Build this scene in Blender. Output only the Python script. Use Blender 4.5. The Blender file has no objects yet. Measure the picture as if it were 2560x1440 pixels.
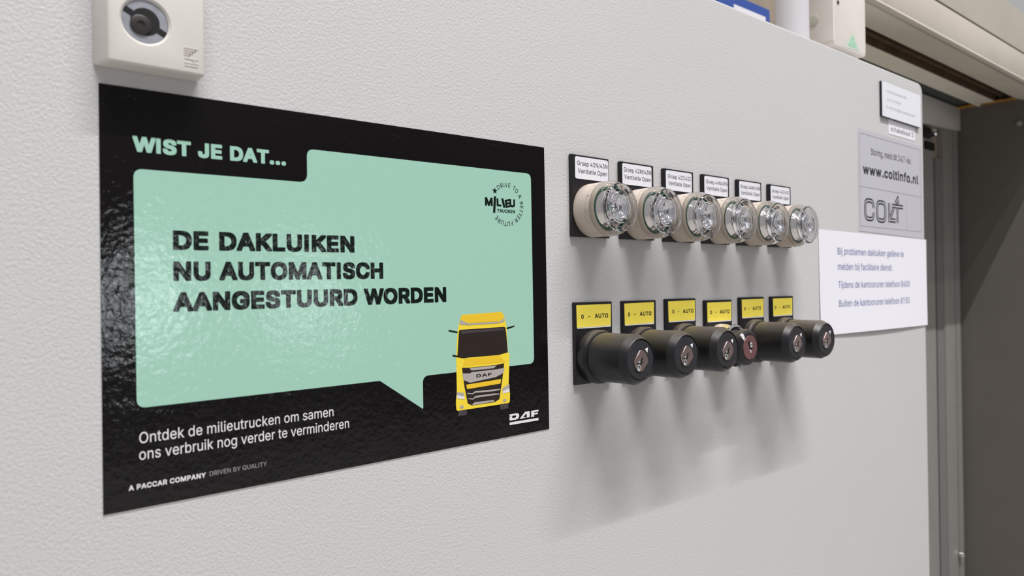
import bpy, bmesh, math
from mathutils import Matrix, Vector
from mathutils.geometry import tessellate_polygon

C = bpy.context.scene.collection
S = bpy.context.scene
ZO = 1520.0                       # height of the poster's top edge above the floor, mm
PI = math.pi

# ------------------------------------------------------------------ camera
cam = bpy.data.cameras.new('camera')
co = bpy.data.objects.new('camera', cam)
C.objects.link(co)
right = Vector((0.76020707, -0.64952418, -0.01426696))
down = Vector((-0.00891265, 0.0115315, -0.99989379))
fwd = Vector((0.64961972, 0.75025348 + 0.01, 0.00297735))
rot = Matrix((right, -down, -fwd)).transposed().to_4x4()
co.matrix_world = Matrix.Translation(Vector((-59.92, -288.573, -73.424 + ZO)) / 1000) @ rot
cam.sensor_width = 36.0
cam.lens = 1877.5 / 2560 * 36
cam.clip_start = 0.01
cam.clip_end = 100
cam.dof.use_dof = True
cam.dof.focus_distance = 0.395
cam.dof.aperture_fstop = 14.0
S.camera = co

# ------------------------------------------------------------------ world and lamps
S.view_settings.view_transform = 'Standard'
S.view_settings.look = 'None'
S.view_settings.gamma = 1
S.view_settings.use_curve_mapping = False
S.view_settings.exposure = 0.0
w = bpy.data.worlds.new('hall_light')
S.world = w
w.use_nodes = True
w.node_tree.nodes['Background'].inputs[0].default_value = (0.985, 0.985, 1.0, 1)
w.node_tree.nodes['Background'].inputs[1].default_value = 0.42


def lamp(name, x, y, z, sx, sy, power, col=(1, 0.985, 0.99)):
    l = bpy.data.lights.new(name, 'AREA')
    l.shape = 'RECTANGLE'
    l.size = sx
    l.size_y = sy
    l.energy = power
    l.color = col
    o = bpy.data.objects.new(name, l)
    C.objects.link(o)
    o.location = (x, y, z + ZO / 1000)
    return o


# rows of fluorescent tubes under the hall roof, parallel to the cabinet
lamp('tube_row', 0.3, -1.72, 4.0, 3.2, 0.03, 265)
lamp('tube_row', -0.6, -2.2, 4.0, 1.1, 0.04, 40)
lamp('tube_row', 1.0, -2.9, 4.0, 6.0, 0.08, 40)
lamp('tube_row', 0.6, -5.5, 4.0, 6.0, 0.2, 20)


# ------------------------------------------------------------------ materials
def lin(c):
    return tuple((v / 255 / 12.92) if v / 255 <= 0.04045 else ((v / 255 + 0.055) / 1.055) ** 2.4 for v in c)


def mat(name, rgb, rough=0.5, metal=0.0, bump=None, film=False, mottle=0.0, mscale=60, coat=0, dust=None, spec=0.5, trans=0, ior=1.45):
    """rgb in display values; bump = list of (scale, distance m, detail, strength)"""
    m = bpy.data.materials.new(name)
    m.use_nodes = True
    N = m.node_tree.nodes
    L = m.node_tree.links
    b = N['Principled BSDF']
    c = lin(rgb)
    b.inputs['Base Color'].default_value = (*c, 1)
    b.inputs['Roughness'].default_value = rough
    b.inputs['Metallic'].default_value = metal
    b.inputs['Specular IOR Level'].default_value = spec
    b.inputs['IOR'].default_value = ior
    b.inputs['Transmission Weight'].default_value = trans
    b.inputs['Coat Weight'].default_value = coat
    b.inputs['Coat Roughness'].default_value = 0.08
    geo = N.new('ShaderNodeNewGeometry')
    src = None
    if mottle:
        n = N.new('ShaderNodeTexNoise')
        n.inputs['Scale'].default_value = mscale
        n.inputs['Detail'].default_value = 5
        L.new(geo.outputs['Position'], n.inputs['Vector'])
        r = N.new('ShaderNodeMapRange')
        r.inputs['From Min'].default_value = 0.3
        r.inputs['From Max'].default_value = 0.7
        r.inputs['To Min'].default_value = 1 - mottle
        r.inputs['To Max'].default_value = 1 + mottle
        L.new(n.outputs['Fac'], r.inputs['Value'])
        mx = N.new('ShaderNodeVectorMath')
        mx.operation = 'SCALE'
        mx.inputs[0].default_value = c
        L.new(r.outputs[0], mx.inputs['Scale'])
        src = mx.outputs[0]
        L.new(src, b.inputs['Base Color'])
    if dust:
        # dust lying on the upward faces
        sep = N.new('ShaderNodeSeparateXYZ')
        L.new(geo.outputs['Normal'], sep.inputs[0])
        n = N.new('ShaderNodeTexNoise')
        n.inputs['Scale'].default_value = 13.0
        n.inputs['Detail'].default_value = 4
        L.new(geo.outputs['Position'], n.inputs['Vector'])
        r = N.new('ShaderNodeMapRange')
        r.inputs['From Min'].default_value = 0.35
        r.inputs['From Max'].default_value = 1.0
        r.inputs['To Max'].default_value = 0.55
        L.new(sep.outputs['Z'], r.inputs['Value'])
        mu = N.new('ShaderNodeMath')
        mu.operation = 'MULTIPLY'
        L.new(r.outputs[0], mu.inputs[0])
        L.new(n.outputs['Fac'], mu.inputs[1])
        mixn = N.new('ShaderNodeMix')
        mixn.data_type = 'RGBA'
        mixn.inputs['A'].default_value = (*c, 1)
        mixn.inputs['B'].default_value = (*lin(dust), 1)
        L.new(mu.outputs[0], mixn.inputs['Factor'])
        L.new(mixn.outputs['Result'], b.inputs['Base Color'])
    if bump:
        prev = None
        for (sc, dist, det, st) in bump:
            n = N.new('ShaderNodeTexNoise')
            n.inputs['Scale'].default_value = sc
            n.inputs['Detail'].default_value = det
            n.inputs['Distortion'].default_value = 0.3
            L.new(geo.outputs['Position'], n.inputs['Vector'])
            bp = N.new('ShaderNodeBump')
            bp.inputs['Distance'].default_value = dist
            bp.inputs['Strength'].default_value = st
            L.new(n.outputs['Fac'], bp.inputs['Height'])
            if prev:
                L.new(prev.outputs[0], bp.inputs['Normal'])
            prev = bp
        L.new(prev.outputs[0], b.inputs['Coat Normal' if film else 'Normal'])
    return m


FILM = [(55, 0.0010, 3, 0.30), (420, 0.00027, 5, 0.42)]
M = {}
M['cabinet'] = mat('powder_coat_grey', (194, 192, 192), 0.40, bump=[(850, 0.0005, 2, 0.55)], mottle=0.012, mscale=9)
M['poster_black'] = mat('poster_black_print', (12, 9, 10), 0.6, bump=FILM, film=True, coat=0.85, spec=0.05)
M['poster_green'] = mat('poster_green_print', (158, 201, 182), 0.6, bump=FILM, film=True, coat=0.85, mottle=0.02, mscale=1600, spec=0.05)
M['print_dark'] = mat('poster_dark_lettering', (12, 22, 18), 0.6, bump=FILM, film=True, coat=0.85, spec=0.05)
M['print_white'] = mat('poster_white_lettering', (226, 224, 224), 0.6, bump=FILM, film=True, coat=0.85, spec=0.05)
M['print_grey'] = mat('poster_grey_lettering', (150, 146, 146), 0.6, bump=FILM, film=True, coat=0.85, spec=0.05)
M['t_yellow'] = mat('truck_yellow_print', (240, 212, 62), 0.6, bump=FILM, film=True, coat=0.85, spec=0.05)
M['t_amber'] = mat('truck_amber_print', (233, 193, 50), 0.6, bump=FILM, film=True, coat=0.85, spec=0.05)
M['t_black'] = mat('truck_black_print', (46, 38, 34), 0.6, bump=FILM, film=True, coat=0.85, spec=0.05)
M['t_grey'] = mat('truck_grey_print', (172, 166, 162), 0.6, bump=FILM, film=True, coat=0.85, spec=0.05)
M['t_dgrey'] = mat('truck_dark_grey_print', (70, 64, 68), 0.6, bump=FILM, film=True, coat=0.85, spec=0.05)
M['paper_edge'] = mat('sheet_edge_white', (222, 218, 214), 0.6)
M['plate'] = mat('black_plate_plastic', (22, 20, 24), 0.4, mottle=0.1, mscale=400)
M['label_white'] = mat('white_label', (228, 228, 234), 0.45)
M['label_yellow'] = mat('yellow_label', (252, 231, 88), 0.5, mottle=0.03, mscale=900)
M['ink'] = mat('black_ink', (38, 36, 42), 0.5)
M['ink_brown'] = mat('dark_ink', (40, 30, 26), 0.5)
M['ink_blue'] = mat('blue_grey_ink', (112, 124, 168), 0.6)
M['ink_faint'] = mat('faint_grey_ink', (168, 168, 174), 0.6)
M['beige'] = mat('warm_grey_plastic', (197, 184, 172), 0.38, mottle=0.02, mscale=300)
M['beige_yellow'] = mat('yellowed_plastic', (192, 170, 116), 0.5, mottle=0.12, mscale=300)
M['gasket'] = mat('dark_green_rubber', (28, 84, 66), 0.35)
M['chrome'] = mat('mirror_reflector', (226, 226, 230), 0.10, metal=1)
M['lens'] = mat('clear_acrylic', (250, 250, 252), 0.035, trans=1.0, ior=1.49)
M['skirt'] = mat('clear_skirt_acrylic', (247, 245, 242), 0.06, trans=1.0, ior=1.3)
M['key_black'] = mat('satin_black_plastic', (24, 23, 26), 0.38, mottle=0.08, mscale=500, dust=(150, 138, 122))
M['face_black'] = mat('face_black_plastic', (38, 37, 42), 0.5, mottle=0.1, mscale=700)
M['lock_metal'] = mat('worn_nickel', (186, 164, 158), 0.36, metal=1, mottle=0.08, mscale=500)
M['red_metal'] = mat('reddish_metal', (140, 98, 100), 0.42, metal=0.6, mottle=0.12, mscale=500)
M['bright'] = mat('polished_metal', (235, 235, 235), 0.12, metal=1)
M['hole'] = mat('dark_hole', (14, 11, 11), 0.7)
M['mark_white'] = mat('white_paint', (240, 240, 240), 0.5)
M['box'] = mat('cream_plastic', (214, 209, 203), 0.42, mottle=0.015, mscale=100)
M['disc'] = mat('zinc_grey_metal', (156, 157, 166), 0.45, metal=0.35, mottle=0.12, mscale=350)
M['cyl'] = mat('dark_lock_cylinder', (58, 53, 53), 0.4, metal=0.3)
M['silver'] = mat('silver_foil', (197, 196, 203), 0.4, metal=0.12, mottle=0.02, mscale=250)
M['line'] = mat('grey_printed_line', (120, 118, 124), 0.5)
M['paper'] = mat('white_paper', (232, 230, 238), 0.7)
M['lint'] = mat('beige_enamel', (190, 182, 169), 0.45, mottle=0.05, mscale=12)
M['lint_u'] = mat('beige_enamel_bounce_lit', (236, 231, 216), 0.5, mottle=0.05, mscale=15)  # housing enamel made paler: bounce light from below is put into the colour
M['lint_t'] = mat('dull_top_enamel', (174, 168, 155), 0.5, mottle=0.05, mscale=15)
M['lint_d'] = mat('dull_beige_enamel', (222, 216, 200), 0.5, mottle=0.06, mscale=15)
M['rust'] = mat('rusty_channel', (84, 66, 48), 0.7, mottle=0.3, mscale=60)
M['amber_rust'] = mat('amber_rust', (176, 126, 60), 0.7, mottle=0.3, mscale=120)
M['dark_green'] = mat('dark_green_grey', (72, 78, 74), 0.6, mottle=0.1, mscale=30)
M['wall_dark'] = mat('dark_grey_panel', (102, 98, 93), 0.55, mottle=0.03, mscale=25)
M['wall_back'] = mat('dusty_beige_wall', (150, 138, 122), 0.8, mottle=0.12, mscale=30)
M['rail'] = mat('grey_steel_rail', (150, 147, 143), 0.45, metal=0.2, mottle=0.04, mscale=40)
M['rail_m'] = mat('mid_grey_steel', (122, 119, 118), 0.5)
M['rail_p'] = mat('grey_head_plate', (186, 182, 178), 0.45)
M['rail_d'] = mat('dark_steel_rail', (60, 56, 54), 0.5)
M['pipe'] = mat('white_plastic_pipe', (208, 206, 209), 0.35)
M['jbox'] = mat('cream_grey_enamel', (226, 220, 212), 0.5, mottle=0.03, mscale=60)
M['jbox_side'] = mat('grey_box_side', (190, 186, 174), 0.5, mottle=0.05, mscale=60)
M['blue'] = mat('blue_sign', (52, 82, 160), 0.5)
M['tri'] = mat('faded_sticker', (204, 210, 198), 0.5)
M['green_mark'] = mat('green_mark', (160, 205, 178), 0.5, mottle=0.3, mscale=500)
M['floor'] = mat('concrete_floor', (185, 182, 178), 0.6, mottle=0.1, mscale=4)
M['hall'] = mat('hall_wall', (98, 97, 100), 0.8, mottle=0.7, mscale=0.9)
M['frame'] = mat('window_frame_grey', (120, 122, 124), 0.5)


# ------------------------------------------------------------------ geometry helpers (millimetres)
class MB:
    def __init__(s):
        s.v = []
        s.f = []

    def box(s, x0, x1, y0, y1, z0, z1):
        n = len(s.v)
        s.v += [(x, y, z) for x in (x0, x1) for y in (y0, y1) for z in (z0, z1)]
        s.f += [[n + i for i in q] for q in ((0, 1, 3, 2), (4, 6, 7, 5), (0, 4, 5, 1), (2, 3, 7, 6), (0, 2, 6, 4), (1, 5, 7, 3))]
        return s

    def prism(s, poly, y0, y1, flat=False):
        """poly in XZ, y0 towards the viewer"""
        n = len(s.v)
        k = len(poly)
        a = sum(poly[i][0] * poly[(i + 1) % k][1] - poly[(i + 1) % k][0] * poly[i][1] for i in range(k))
        if a < 0:
            poly = poly[::-1]
        s.v += [(x, y0, z) for x, z in poly]
        s.f.append([n + i for i in range(k)])
        if not flat:
            s.v += [(x, y1, z) for x, z in poly]
            s.f.append([n + k + i for i in range(k)][::-1])
            for i in range(k):
                j = (i + 1) % k
                s.f.append([n + j, n + i, n + k + i, n + k + j])
        return s

    def prism_x(s, poly, x0, x1):
        """poly in YZ, extruded along X"""
        n = len(s.v)
        k = len(poly)
        s.v += [(x0, y, z) for y, z in poly] + [(x1, y, z) for y, z in poly]
        s.f.append([n + i for i in range(k)])
        s.f.append([n + k + i for i in range(k)][::-1])
        for i in range(k):
            j = (i + 1) % k
            s.f.append([n + i, n + j, n + k + j, n + k + i])
        return s

    def lathe(s, prof, cx=0, cz=0, seg=64, closed=False):
        """profile of (radius, y) around the Y axis"""
        n = len(s.v)
        rings = []
        for r, y in prof:
            if r < 1e-6:
                rings.append([len(s.v)])
                s.v.append((cx, y, cz))
            else:
                rings.append(list(range(len(s.v), len(s.v) + seg)))
                s.v += [(cx + r * math.cos(2 * PI * i / seg), y, cz + r * math.sin(2 * PI * i / seg)) for i in range(seg)]
        pairs = list(zip(rings, rings[1:]))
        if closed:
            pairs.append((rings[-1], rings[0]))
        for a, b in pairs:
            for i in range(seg):
                j = (i + 1) % seg
                q = [a[i % len(a)], a[j % len(a)], b[j % len(b)], b[i % len(b)]]
                q2 = []
                for t in q:
                    if t not in q2:
                        q2.append(t)
                if len(q2) > 2:
                    s.f.append(q2)
        return s

    def ribbon(s, pts, wd, y, closed=False, th=0.05):
        """flat stroke of width wd along pts in XZ"""
        P = [Vector(p) for p in pts]
        k = len(P)
        n = len(s.v)
        for i in range(k):
            if closed:
                a, b = P[i - 1], P[(i + 1) % k]
            else:
                a, b = P[max(i - 1, 0)], P[min(i + 1, k - 1)]
            d1 = (P[i] - a).normalized() if (P[i] - a).length > 1e-6 else (b - P[i]).normalized()
            d2 = (b - P[i]).normalized() if (b - P[i]).length > 1e-6 else d1
            t = (d1 + d2).normalized()
            nn = Vector((-t.y, t.x))
            m = wd / 2 / max(0.45, nn.dot(Vector((-d1.y, d1.x))))
            p, q = P[i] + nn * m, P[i] - nn * m
            s.v += [(p.x, y, p.y), (q.x, y, q.y)]
        for i in range(k if closed else k - 1):
            j = (i + 1) % k
            s.f.append([n + 2 * i, n + 2 * i + 1, n + 2 * j + 1, n + 2 * j])
        return s

    def mesh(s, name, sharp=35, bevel=0, seg=2):
        me = bpy.data.meshes.new(name)
        me.from_pydata([(x / 1000, y / 1000, z / 1000) for x, y, z in s.v], [], s.f)
        bm = bmesh.new()
        bm.from_mesh(me)
        bmesh.ops.recalc_face_normals(bm, faces=bm.faces)
        if bevel:
            ed = [e for e in bm.edges if len(e.link_faces) == 2 and e.calc_face_angle(0) > 0.5]
            bmesh.ops.bevel(bm, geom=ed, offset=bevel / 1000, segments=seg, affect='EDGES', profile=0.5)
        bm.to_mesh(me)
        bm.free()
        for p in me.polygons:
            p.use_smooth = True
        me.set_sharp_from_angle(angle=math.radians(sharp))
        return me


def face_front(me):
    """flat print faces look towards -Y"""
    bm = bmesh.new()
    bm.from_mesh(me)
    bm.normal_update()
    bmesh.ops.reverse_faces(bm, faces=[f for f in bm.faces if f.normal.y > 0])
    bm.to_mesh(me)
    bm.free()
    return me


def rrect(x0, x1, z0, z1, r, n=6):
    p = []
    for cx, cz, a0 in ((x1 - r, z1 - r, 0), (x0 + r, z1 - r, 90), (x0 + r, z0 + r, 180), (x1 - r, z0 + r, 270)):
        for i in range(n + 1):
            a = math.radians(a0 + 90 * i / n)
            p.append((cx + r * math.cos(a), cz + r * math.sin(a)))
    return p


def rpoly(pts, radii, n=6):
    """polygon with rounded corners"""
    out = []
    k = len(pts)
    for i in range(k):
        p = Vector(pts[i])
        a = (Vector(pts[i - 1]) - p).normalized()
        b = (Vector(pts[(i + 1) % k]) - p).normalized()
        r = radii[i] if isinstance(radii, (list, tuple)) else radii
        if r <= 0:
            out.append(tuple(p))
            continue
        for j in range(n + 1):
            t = j / n
            q = (p + a * r) * (1 - t) ** 2 + p * 2 * t * (1 - t) + (p + b * r) * t ** 2
            out.append(tuple(q))
    return out


def W(x, y, z):
    return (x / 1000, y / 1000, (z + ZO) / 1000)


def obj(name, me, m, parent=None, loc=None):
    if isinstance(me, MB):
        me = me.mesh(name)
    if m is not None and not me.materials:
        me.materials.append(m)
    o = bpy.data.objects.new(name, me)
    C.objects.link(o)
    if parent is not None:
        o.parent = parent
    elif loc is not None:
        o.location = W(*loc)
    return o


def tag(o, label, cat, group=None):
    o['label'] = label
    o['category'] = cat
    if group:
        o['group'] = group
    return o


def thing(name, label, cat, loc, group=None):
    o = bpy.data.objects.new(name, None)
    o.empty_display_size = 0.01
    C.objects.link(o)
    o.location = W(*loc)
    return tag(o, label, cat, group)


def struct(name, mb, m, parent=None):
    me = mb.mesh(name) if isinstance(mb, MB) else mb
    me.materials.append(m)
    o = bpy.data.objects.new(name, me)
    C.objects.link(o)
    if parent is not None:
        o.parent = parent
    else:
        o.location = W(0, 0, 0)
        o['kind'] = 'structure'
    return o


# letter outlines of a plain grotesque alphabet: advance, closed contours (1/1000 units)
GLYPHS = {
    'R': {
        ' ': (192, []),
        ',': (192, ['39 -122 83 -122 87 -119 139 72 135 74 71 74 67 74 65 70 35 -118']),
        '-': (457, ['115 185 336 185 340 189 340 245 335 247 115 247 111 245 111 241 111 189']),
        '.': (192, ['94 -7 115 -3 131 8 140 21 144 41 140 61 131 74 115 85 95 90 75 85 59 73 51 61 47 41 51 22 59 9 75 -3']),
        '/': (253, ['15 -79 71 -79 74 -75 237 529 238 533 235 536 179 536 175 533 11 -75']),
        '0': (457, ['199 -6 229 -10 277 -2 325 22 361 60 386 110 399 154 406 202 408 254 406 306 399 354 386 398 362 446 321 488 281 510 229 519 172 510 129 487 94 450 66 394 54 354 47 306 45 254 47 202 54 154 67 110 93 60 128 22 173 -2', '221 54 193 59 168 74 142 106 126 146 116 194 112 254 116 314 126 362 142 402 167 434 193 450 225 457 261 449 286 434 311 402 327 362 337 314 341 254 337 194 327 146 311 106 289 78 261 60 229 53']),
        '1': (457, ['211 -3 275 -3 279 1 279 505 279 509 275 512 195 511 87 432 83 425 83 357 87 355 207 443 209 441 209 1']),
        '2': (457, ['65 -3 389 -3 392 1 392 57 389 60 159 61 309 222 341 261 360 289 374 317 381 345 384 369 378 413 364 445 341 474 305 501 269 514 225 519 181 514 141 498 112 477 82 441 68 405 63 365 65 359 129 360 133 389 141 410 154 429 173 444 195 453 225 457 249 454 269 447 291 433 306 417 314 397 317 369 315 349 309 329 295 305 281 285 62 49 61 1']),
        '3': (457, ['216 -10 265 -5 313 11 345 33 371 62 390 102 396 146 390 186 371 226 345 256 309 279 265 291 233 292 229 294 373 458 375 506 373 512 73 512 67 510 67 454 69 449 277 449 282 446 156 302 154 298 154 250 157 245 201 245 241 241 273 231 297 214 314 194 323 170 326 146 322 118 312 94 293 75 273 64 245 56 217 53 193 55 165 62 145 74 129 88 119 106 113 130 109 135 45 135 41 130 49 90 66 58 97 27 133 7 169 -5']),
        '4': (457, ['281 -3 341 -3 345 -1 347 101 413 102 416 105 414 165 349 166 346 169 345 319 341 321 285 321 281 321 279 317 279 169 277 166 121 166 114 169 314 509 309 512 249 512 244 509 38 161 37 105 41 102 277 102 279 97 279 1']),
        '5': (457, ['220 -10 273 -2 309 12 345 39 371 74 387 114 394 162 391 198 381 233 365 263 348 286 325 306 297 323 265 333 229 337 177 328 153 317 141 309 139 310 153 446 157 449 365 449 369 454 369 506 369 510 365 512 97 512 93 509 65 251 129 243 145 254 165 264 193 272 217 274 245 270 273 259 294 242 312 218 320 194 325 162 320 130 312 106 297 86 277 69 249 56 221 53 197 55 173 64 157 75 141 90 130 110 125 130 121 133 61 133 57 130 64 90 81 58 106 30 141 7 177 -5']),
        '6': (457, ['225 -10 273 -4 313 13 342 34 370 70 387 114 392 158 387 202 372 242 347 274 317 298 277 312 233 317 213 315 189 307 189 310 324 506 325 510 321 512 253 512 249 510 99 286 77 240 65 198 61 162 66 114 81 73 105 40 141 12 181 -4', '205 54 173 67 155 82 141 102 131 130 128 158 131 186 141 213 153 230 177 250 201 259 225 262 253 259 277 248 295 234 312 210 321 186 324 158 321 130 309 99 297 82 277 65 253 55 225 51']),
        '7': (457, ['98 -3 163 -3 169 1 392 445 394 509 391 512 63 512 59 509 59 453 63 449 311 449 315 449 318 445 95 3 95 -2']),
        '8': (457, ['224 -10 277 -4 317 8 353 30 381 62 397 94 404 134 399 170 389 197 374 222 349 246 329 258 306 266 333 279 361 306 377 338 385 378 380 418 361 454 340 478 309 500 269 514 225 519 185 514 145 501 113 480 87 450 72 418 67 382 73 342 93 304 117 280 147 266 125 259 101 245 79 222 63 198 53 170 49 134 55 94 71 62 100 30 137 8 177 -5', '205 54 169 63 149 75 133 91 122 114 118 138 123 166 132 186 146 202 173 221 197 229 225 232 257 228 281 220 302 206 317 190 329 166 334 138 330 114 321 94 305 77 281 62 257 55 225 52', '213 294 201 295 177 304 161 315 149 330 139 354 136 374 139 398 149 420 161 435 177 445 201 454 225 457 253 453 273 446 289 437 305 418 313 398 316 378 312 350 303 330 293 318 273 303 249 295']),
        '9': (457, ['129 -3 197 -3 201 -3 204 1 317 165 352 221 376 269 387 305 392 345 387 393 369 437 345 470 313 495 273 512 225 519 181 513 141 496 106 469 82 437 66 397 61 353 65 305 80 269 105 234 137 211 173 197 217 192 237 193 261 201 262 197 129 4 127 1', '205 249 174 261 155 277 140 297 132 321 128 349 132 381 143 409 157 428 177 444 201 454 225 457 253 454 280 441 297 426 311 405 321 377 324 349 321 321 312 297 298 277 277 260 249 249 225 246']),
        ':': (192, ['94 -7 115 -3 131 8 140 21 144 41 140 61 131 74 115 85 95 90 75 85 59 73 51 61 47 41 51 22 59 9 75 -3', '88 269 95 268 111 271 129 281 140 297 144 317 141 333 131 350 115 361 95 365 75 361 60 349 50 333 47 317 51 297 59 284 75 272']),
        '@': (680, ['351 -138 413 -134 465 -123 505 -110 507 -106 493 -62 489 -56 413 -77 357 -82 297 -78 245 -64 201 -42 166 -14 138 22 118 66 105 118 101 178 105 234 117 286 137 330 165 369 201 400 245 422 293 435 345 439 401 435 449 421 490 398 521 370 545 338 565 298 574 258 578 214 577 166 573 126 565 98 554 78 537 66 517 62 501 66 490 74 479 94 477 334 473 338 417 337 416 318 413 314 405 322 389 332 361 343 329 346 293 341 257 325 225 298 204 266 190 226 185 182 190 134 202 94 221 61 249 33 285 15 325 10 361 14 393 30 410 46 421 64 426 50 439 34 457 21 477 14 521 8 553 13 581 26 601 47 617 74 628 106 634 142 638 214 634 270 620 318 597 366 563 410 525 443 473 472 433 485 393 492 349 495 301 492 261 485 221 473 165 446 121 410 85 365 58 310 47 270 41 230 37 178 40 130 47 86 58 46 85 -10 119 -54 165 -90 221 -117 265 -130 305 -136', '317 70 301 72 281 83 263 106 254 126 247 154 245 186 247 214 255 238 265 255 285 275 309 286 333 289 357 286 381 278 393 270 409 246 416 222 419 186 415 146 409 118 398 98 381 81 357 71 329 68']),
        'A': (484, ['17 -3 85 -3 136 137 141 139 341 139 393 -2 461 -3 465 -1 277 512 201 512 198 509 13 1', '161 203 237 441 241 437 284 301 318 205 313 202']),
        'B': (460, ['61 -3 245 -3 301 1 348 17 379 37 402 65 416 101 421 137 417 173 406 201 387 229 365 247 341 259 319 265 357 283 373 297 389 317 398 345 401 373 397 409 382 445 361 471 329 494 289 507 241 512 61 512 57 509 57 1', '129 60 129 227 245 228 277 225 308 213 325 200 340 181 349 161 352 137 345 105 326 81 293 66 245 60', '129 288 129 449 241 449 281 443 312 425 327 401 333 369 330 349 321 329 305 311 285 298 261 291 237 288']),
        'C': (514, ['265 -10 305 -7 341 2 373 16 405 37 429 59 451 90 465 122 476 158 473 163 407 162 399 138 385 114 373 98 357 85 337 73 313 63 269 56 225 62 185 79 153 107 128 146 112 194 106 250 112 314 129 365 153 402 185 429 225 447 265 453 289 451 313 446 337 436 354 426 373 410 386 394 397 374 406 346 475 346 466 386 451 418 429 449 405 472 373 493 341 507 305 516 269 519 221 514 185 504 149 487 117 461 93 434 67 394 51 354 41 306 37 254 41 202 51 154 67 114 92 74 117 47 145 25 181 6 225 -6']),
        'D': (506, ['61 -3 221 -3 269 0 313 11 353 29 385 51 413 81 433 113 451 157 461 205 465 257 461 305 452 349 435 393 403 441 353 481 317 497 273 508 225 512 61 512 57 509 57 1', '129 60 129 449 221 449 273 443 317 426 351 397 375 361 391 313 396 253 391 201 376 149 349 110 317 84 273 67 213 60']),
        'E': (423, ['61 -3 373 -3 377 -1 378 57 373 60 128 61 129 226 353 226 358 229 358 285 353 289 129 289 129 449 373 449 375 453 375 509 373 512 61 512 57 509 57 1']),
        'F': (414, ['61 -3 125 -3 128 1 129 218 345 218 349 221 349 277 345 281 129 281 129 449 369 449 372 453 372 509 369 512 61 512 57 509 57 1']),
        'G': (524, ['267 -10 325 -3 377 16 423 50 454 90 473 138 481 198 481 254 477 259 281 258 281 197 409 196 411 194 407 162 393 125 371 94 341 73 309 60 269 56 225 62 185 79 153 107 128 146 112 194 106 254 112 314 128 362 153 402 185 430 221 446 265 453 289 451 313 445 337 435 353 425 369 410 385 390 405 348 409 346 473 346 477 350 467 386 451 418 432 446 405 471 377 490 341 507 305 516 265 519 221 515 181 503 149 487 116 462 92 434 66 394 51 354 40 306 37 254 40 202 50 158 67 114 91 74 117 46 145 24 181 6 225 -6']),
        'H': (521, ['61 -3 125 -3 128 1 128 225 129 229 133 229 385 229 389 225 389 1 393 -3 457 -3 460 1 460 505 457 512 393 512 389 509 389 297 389 293 385 292 129 292 128 509 121 512 61 512 57 509 57 1']),
        'I': (205, ['69 -3 133 -3 136 1 136 505 133 512 69 512 65 509 65 1']),
        'L': (397, ['61 -3 361 -3 364 1 364 57 361 60 128 61 128 505 125 512 61 512 57 509 57 1']),
        'M': (632, ['61 -3 121 -3 125 1 123 401 125 410 168 289 282 1 285 -3 289 -3 341 -3 345 0 459 289 501 409 503 401 501 1 505 -3 569 -3 571 1 571 509 569 512 477 512 473 509 350 189 317 90 313 87 279 189 155 509 149 512 61 512 57 509 57 1']),
        'N': (527, ['61 -3 125 -3 128 1 128 289 125 415 199 289 385 -2 461 -3 465 -1 465 511 401 512 396 509 397 95 365 153 139 509 133 512 61 512 57 509 57 1']),
        'O': (537, ['265 -10 309 -6 349 4 389 25 417 47 442 74 467 114 482 154 493 202 496 254 493 306 482 354 467 394 441 434 417 461 385 487 349 504 312 514 265 519 221 514 185 504 149 487 117 461 93 434 67 394 51 354 41 306 37 254 41 202 51 154 67 114 92 74 117 47 145 25 181 6 225 -6', '253 58 225 62 187 78 153 107 127 146 112 194 106 254 112 314 128 362 153 402 189 432 225 447 269 453 309 447 345 431 381 401 406 362 422 314 427 254 422 194 406 146 380 106 346 78 309 62 269 56']),
        'Q': (537, ['401 -51 468 -51 471 -47 408 37 410 41 445 78 466 113 483 157 493 201 496 253 493 305 481 357 467 393 445 430 417 461 385 487 349 504 313 514 269 519 225 515 185 504 147 485 117 461 92 433 67 393 50 353 41 305 37 253 41 201 51 153 68 113 90 77 117 47 149 22 185 4 225 -6 265 -10 309 -6 357 7', '261 57 225 62 189 77 153 107 126 149 112 193 106 253 113 317 127 361 153 401 189 432 225 447 269 453 309 447 345 431 381 401 405 363 422 313 427 253 422 193 405 145 381 108 365 95 313 162 244 161 243 157 313 65 305 61']),
        'R': (453, ['61 -3 125 -3 128 1 129 195 241 195 245 194 349 1 353 -3 429 -3 429 4 318 209 333 214 368 237 392 269 408 309 412 349 407 397 393 433 369 467 333 492 289 507 237 512 61 512 57 509 57 1', '129 259 129 449 233 449 269 446 297 437 318 421 332 401 338 381 342 353 339 325 333 305 317 284 297 270 269 261 233 258']),
        'S': (451, ['222 -12 279 -7 323 8 362 32 389 64 405 96 411 140 408 172 397 200 383 220 361 240 311 267 171 310 147 324 133 336 123 352 118 376 121 396 131 416 146 432 171 446 195 453 223 456 267 450 299 435 323 410 335 376 403 376 397 416 381 448 351 479 315 501 275 514 227 519 179 514 136 500 99 477 75 452 55 412 49 372 57 328 83 288 127 257 183 236 291 203 315 190 330 176 339 160 343 140 337 112 327 95 311 78 287 64 255 55 223 52 195 55 167 62 143 74 124 92 113 112 107 136 103 140 39 140 35 136 43 96 61 60 90 28 131 5 171 -7']),
        'T': (453, ['193 -3 257 -3 260 1 261 449 417 449 420 453 420 509 417 512 33 512 29 509 29 453 33 449 189 449 190 1']),
        'U': (521, ['220 -7 261 -11 313 -5 361 11 405 41 437 81 454 125 460 173 460 509 457 512 393 512 390 509 390 177 386 145 375 117 355 89 329 71 297 59 261 55 221 59 189 70 162 89 143 117 131 145 127 177 127 509 121 512 61 512 57 509 57 173 64 121 83 77 113 40 153 12 201 -5']),
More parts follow.
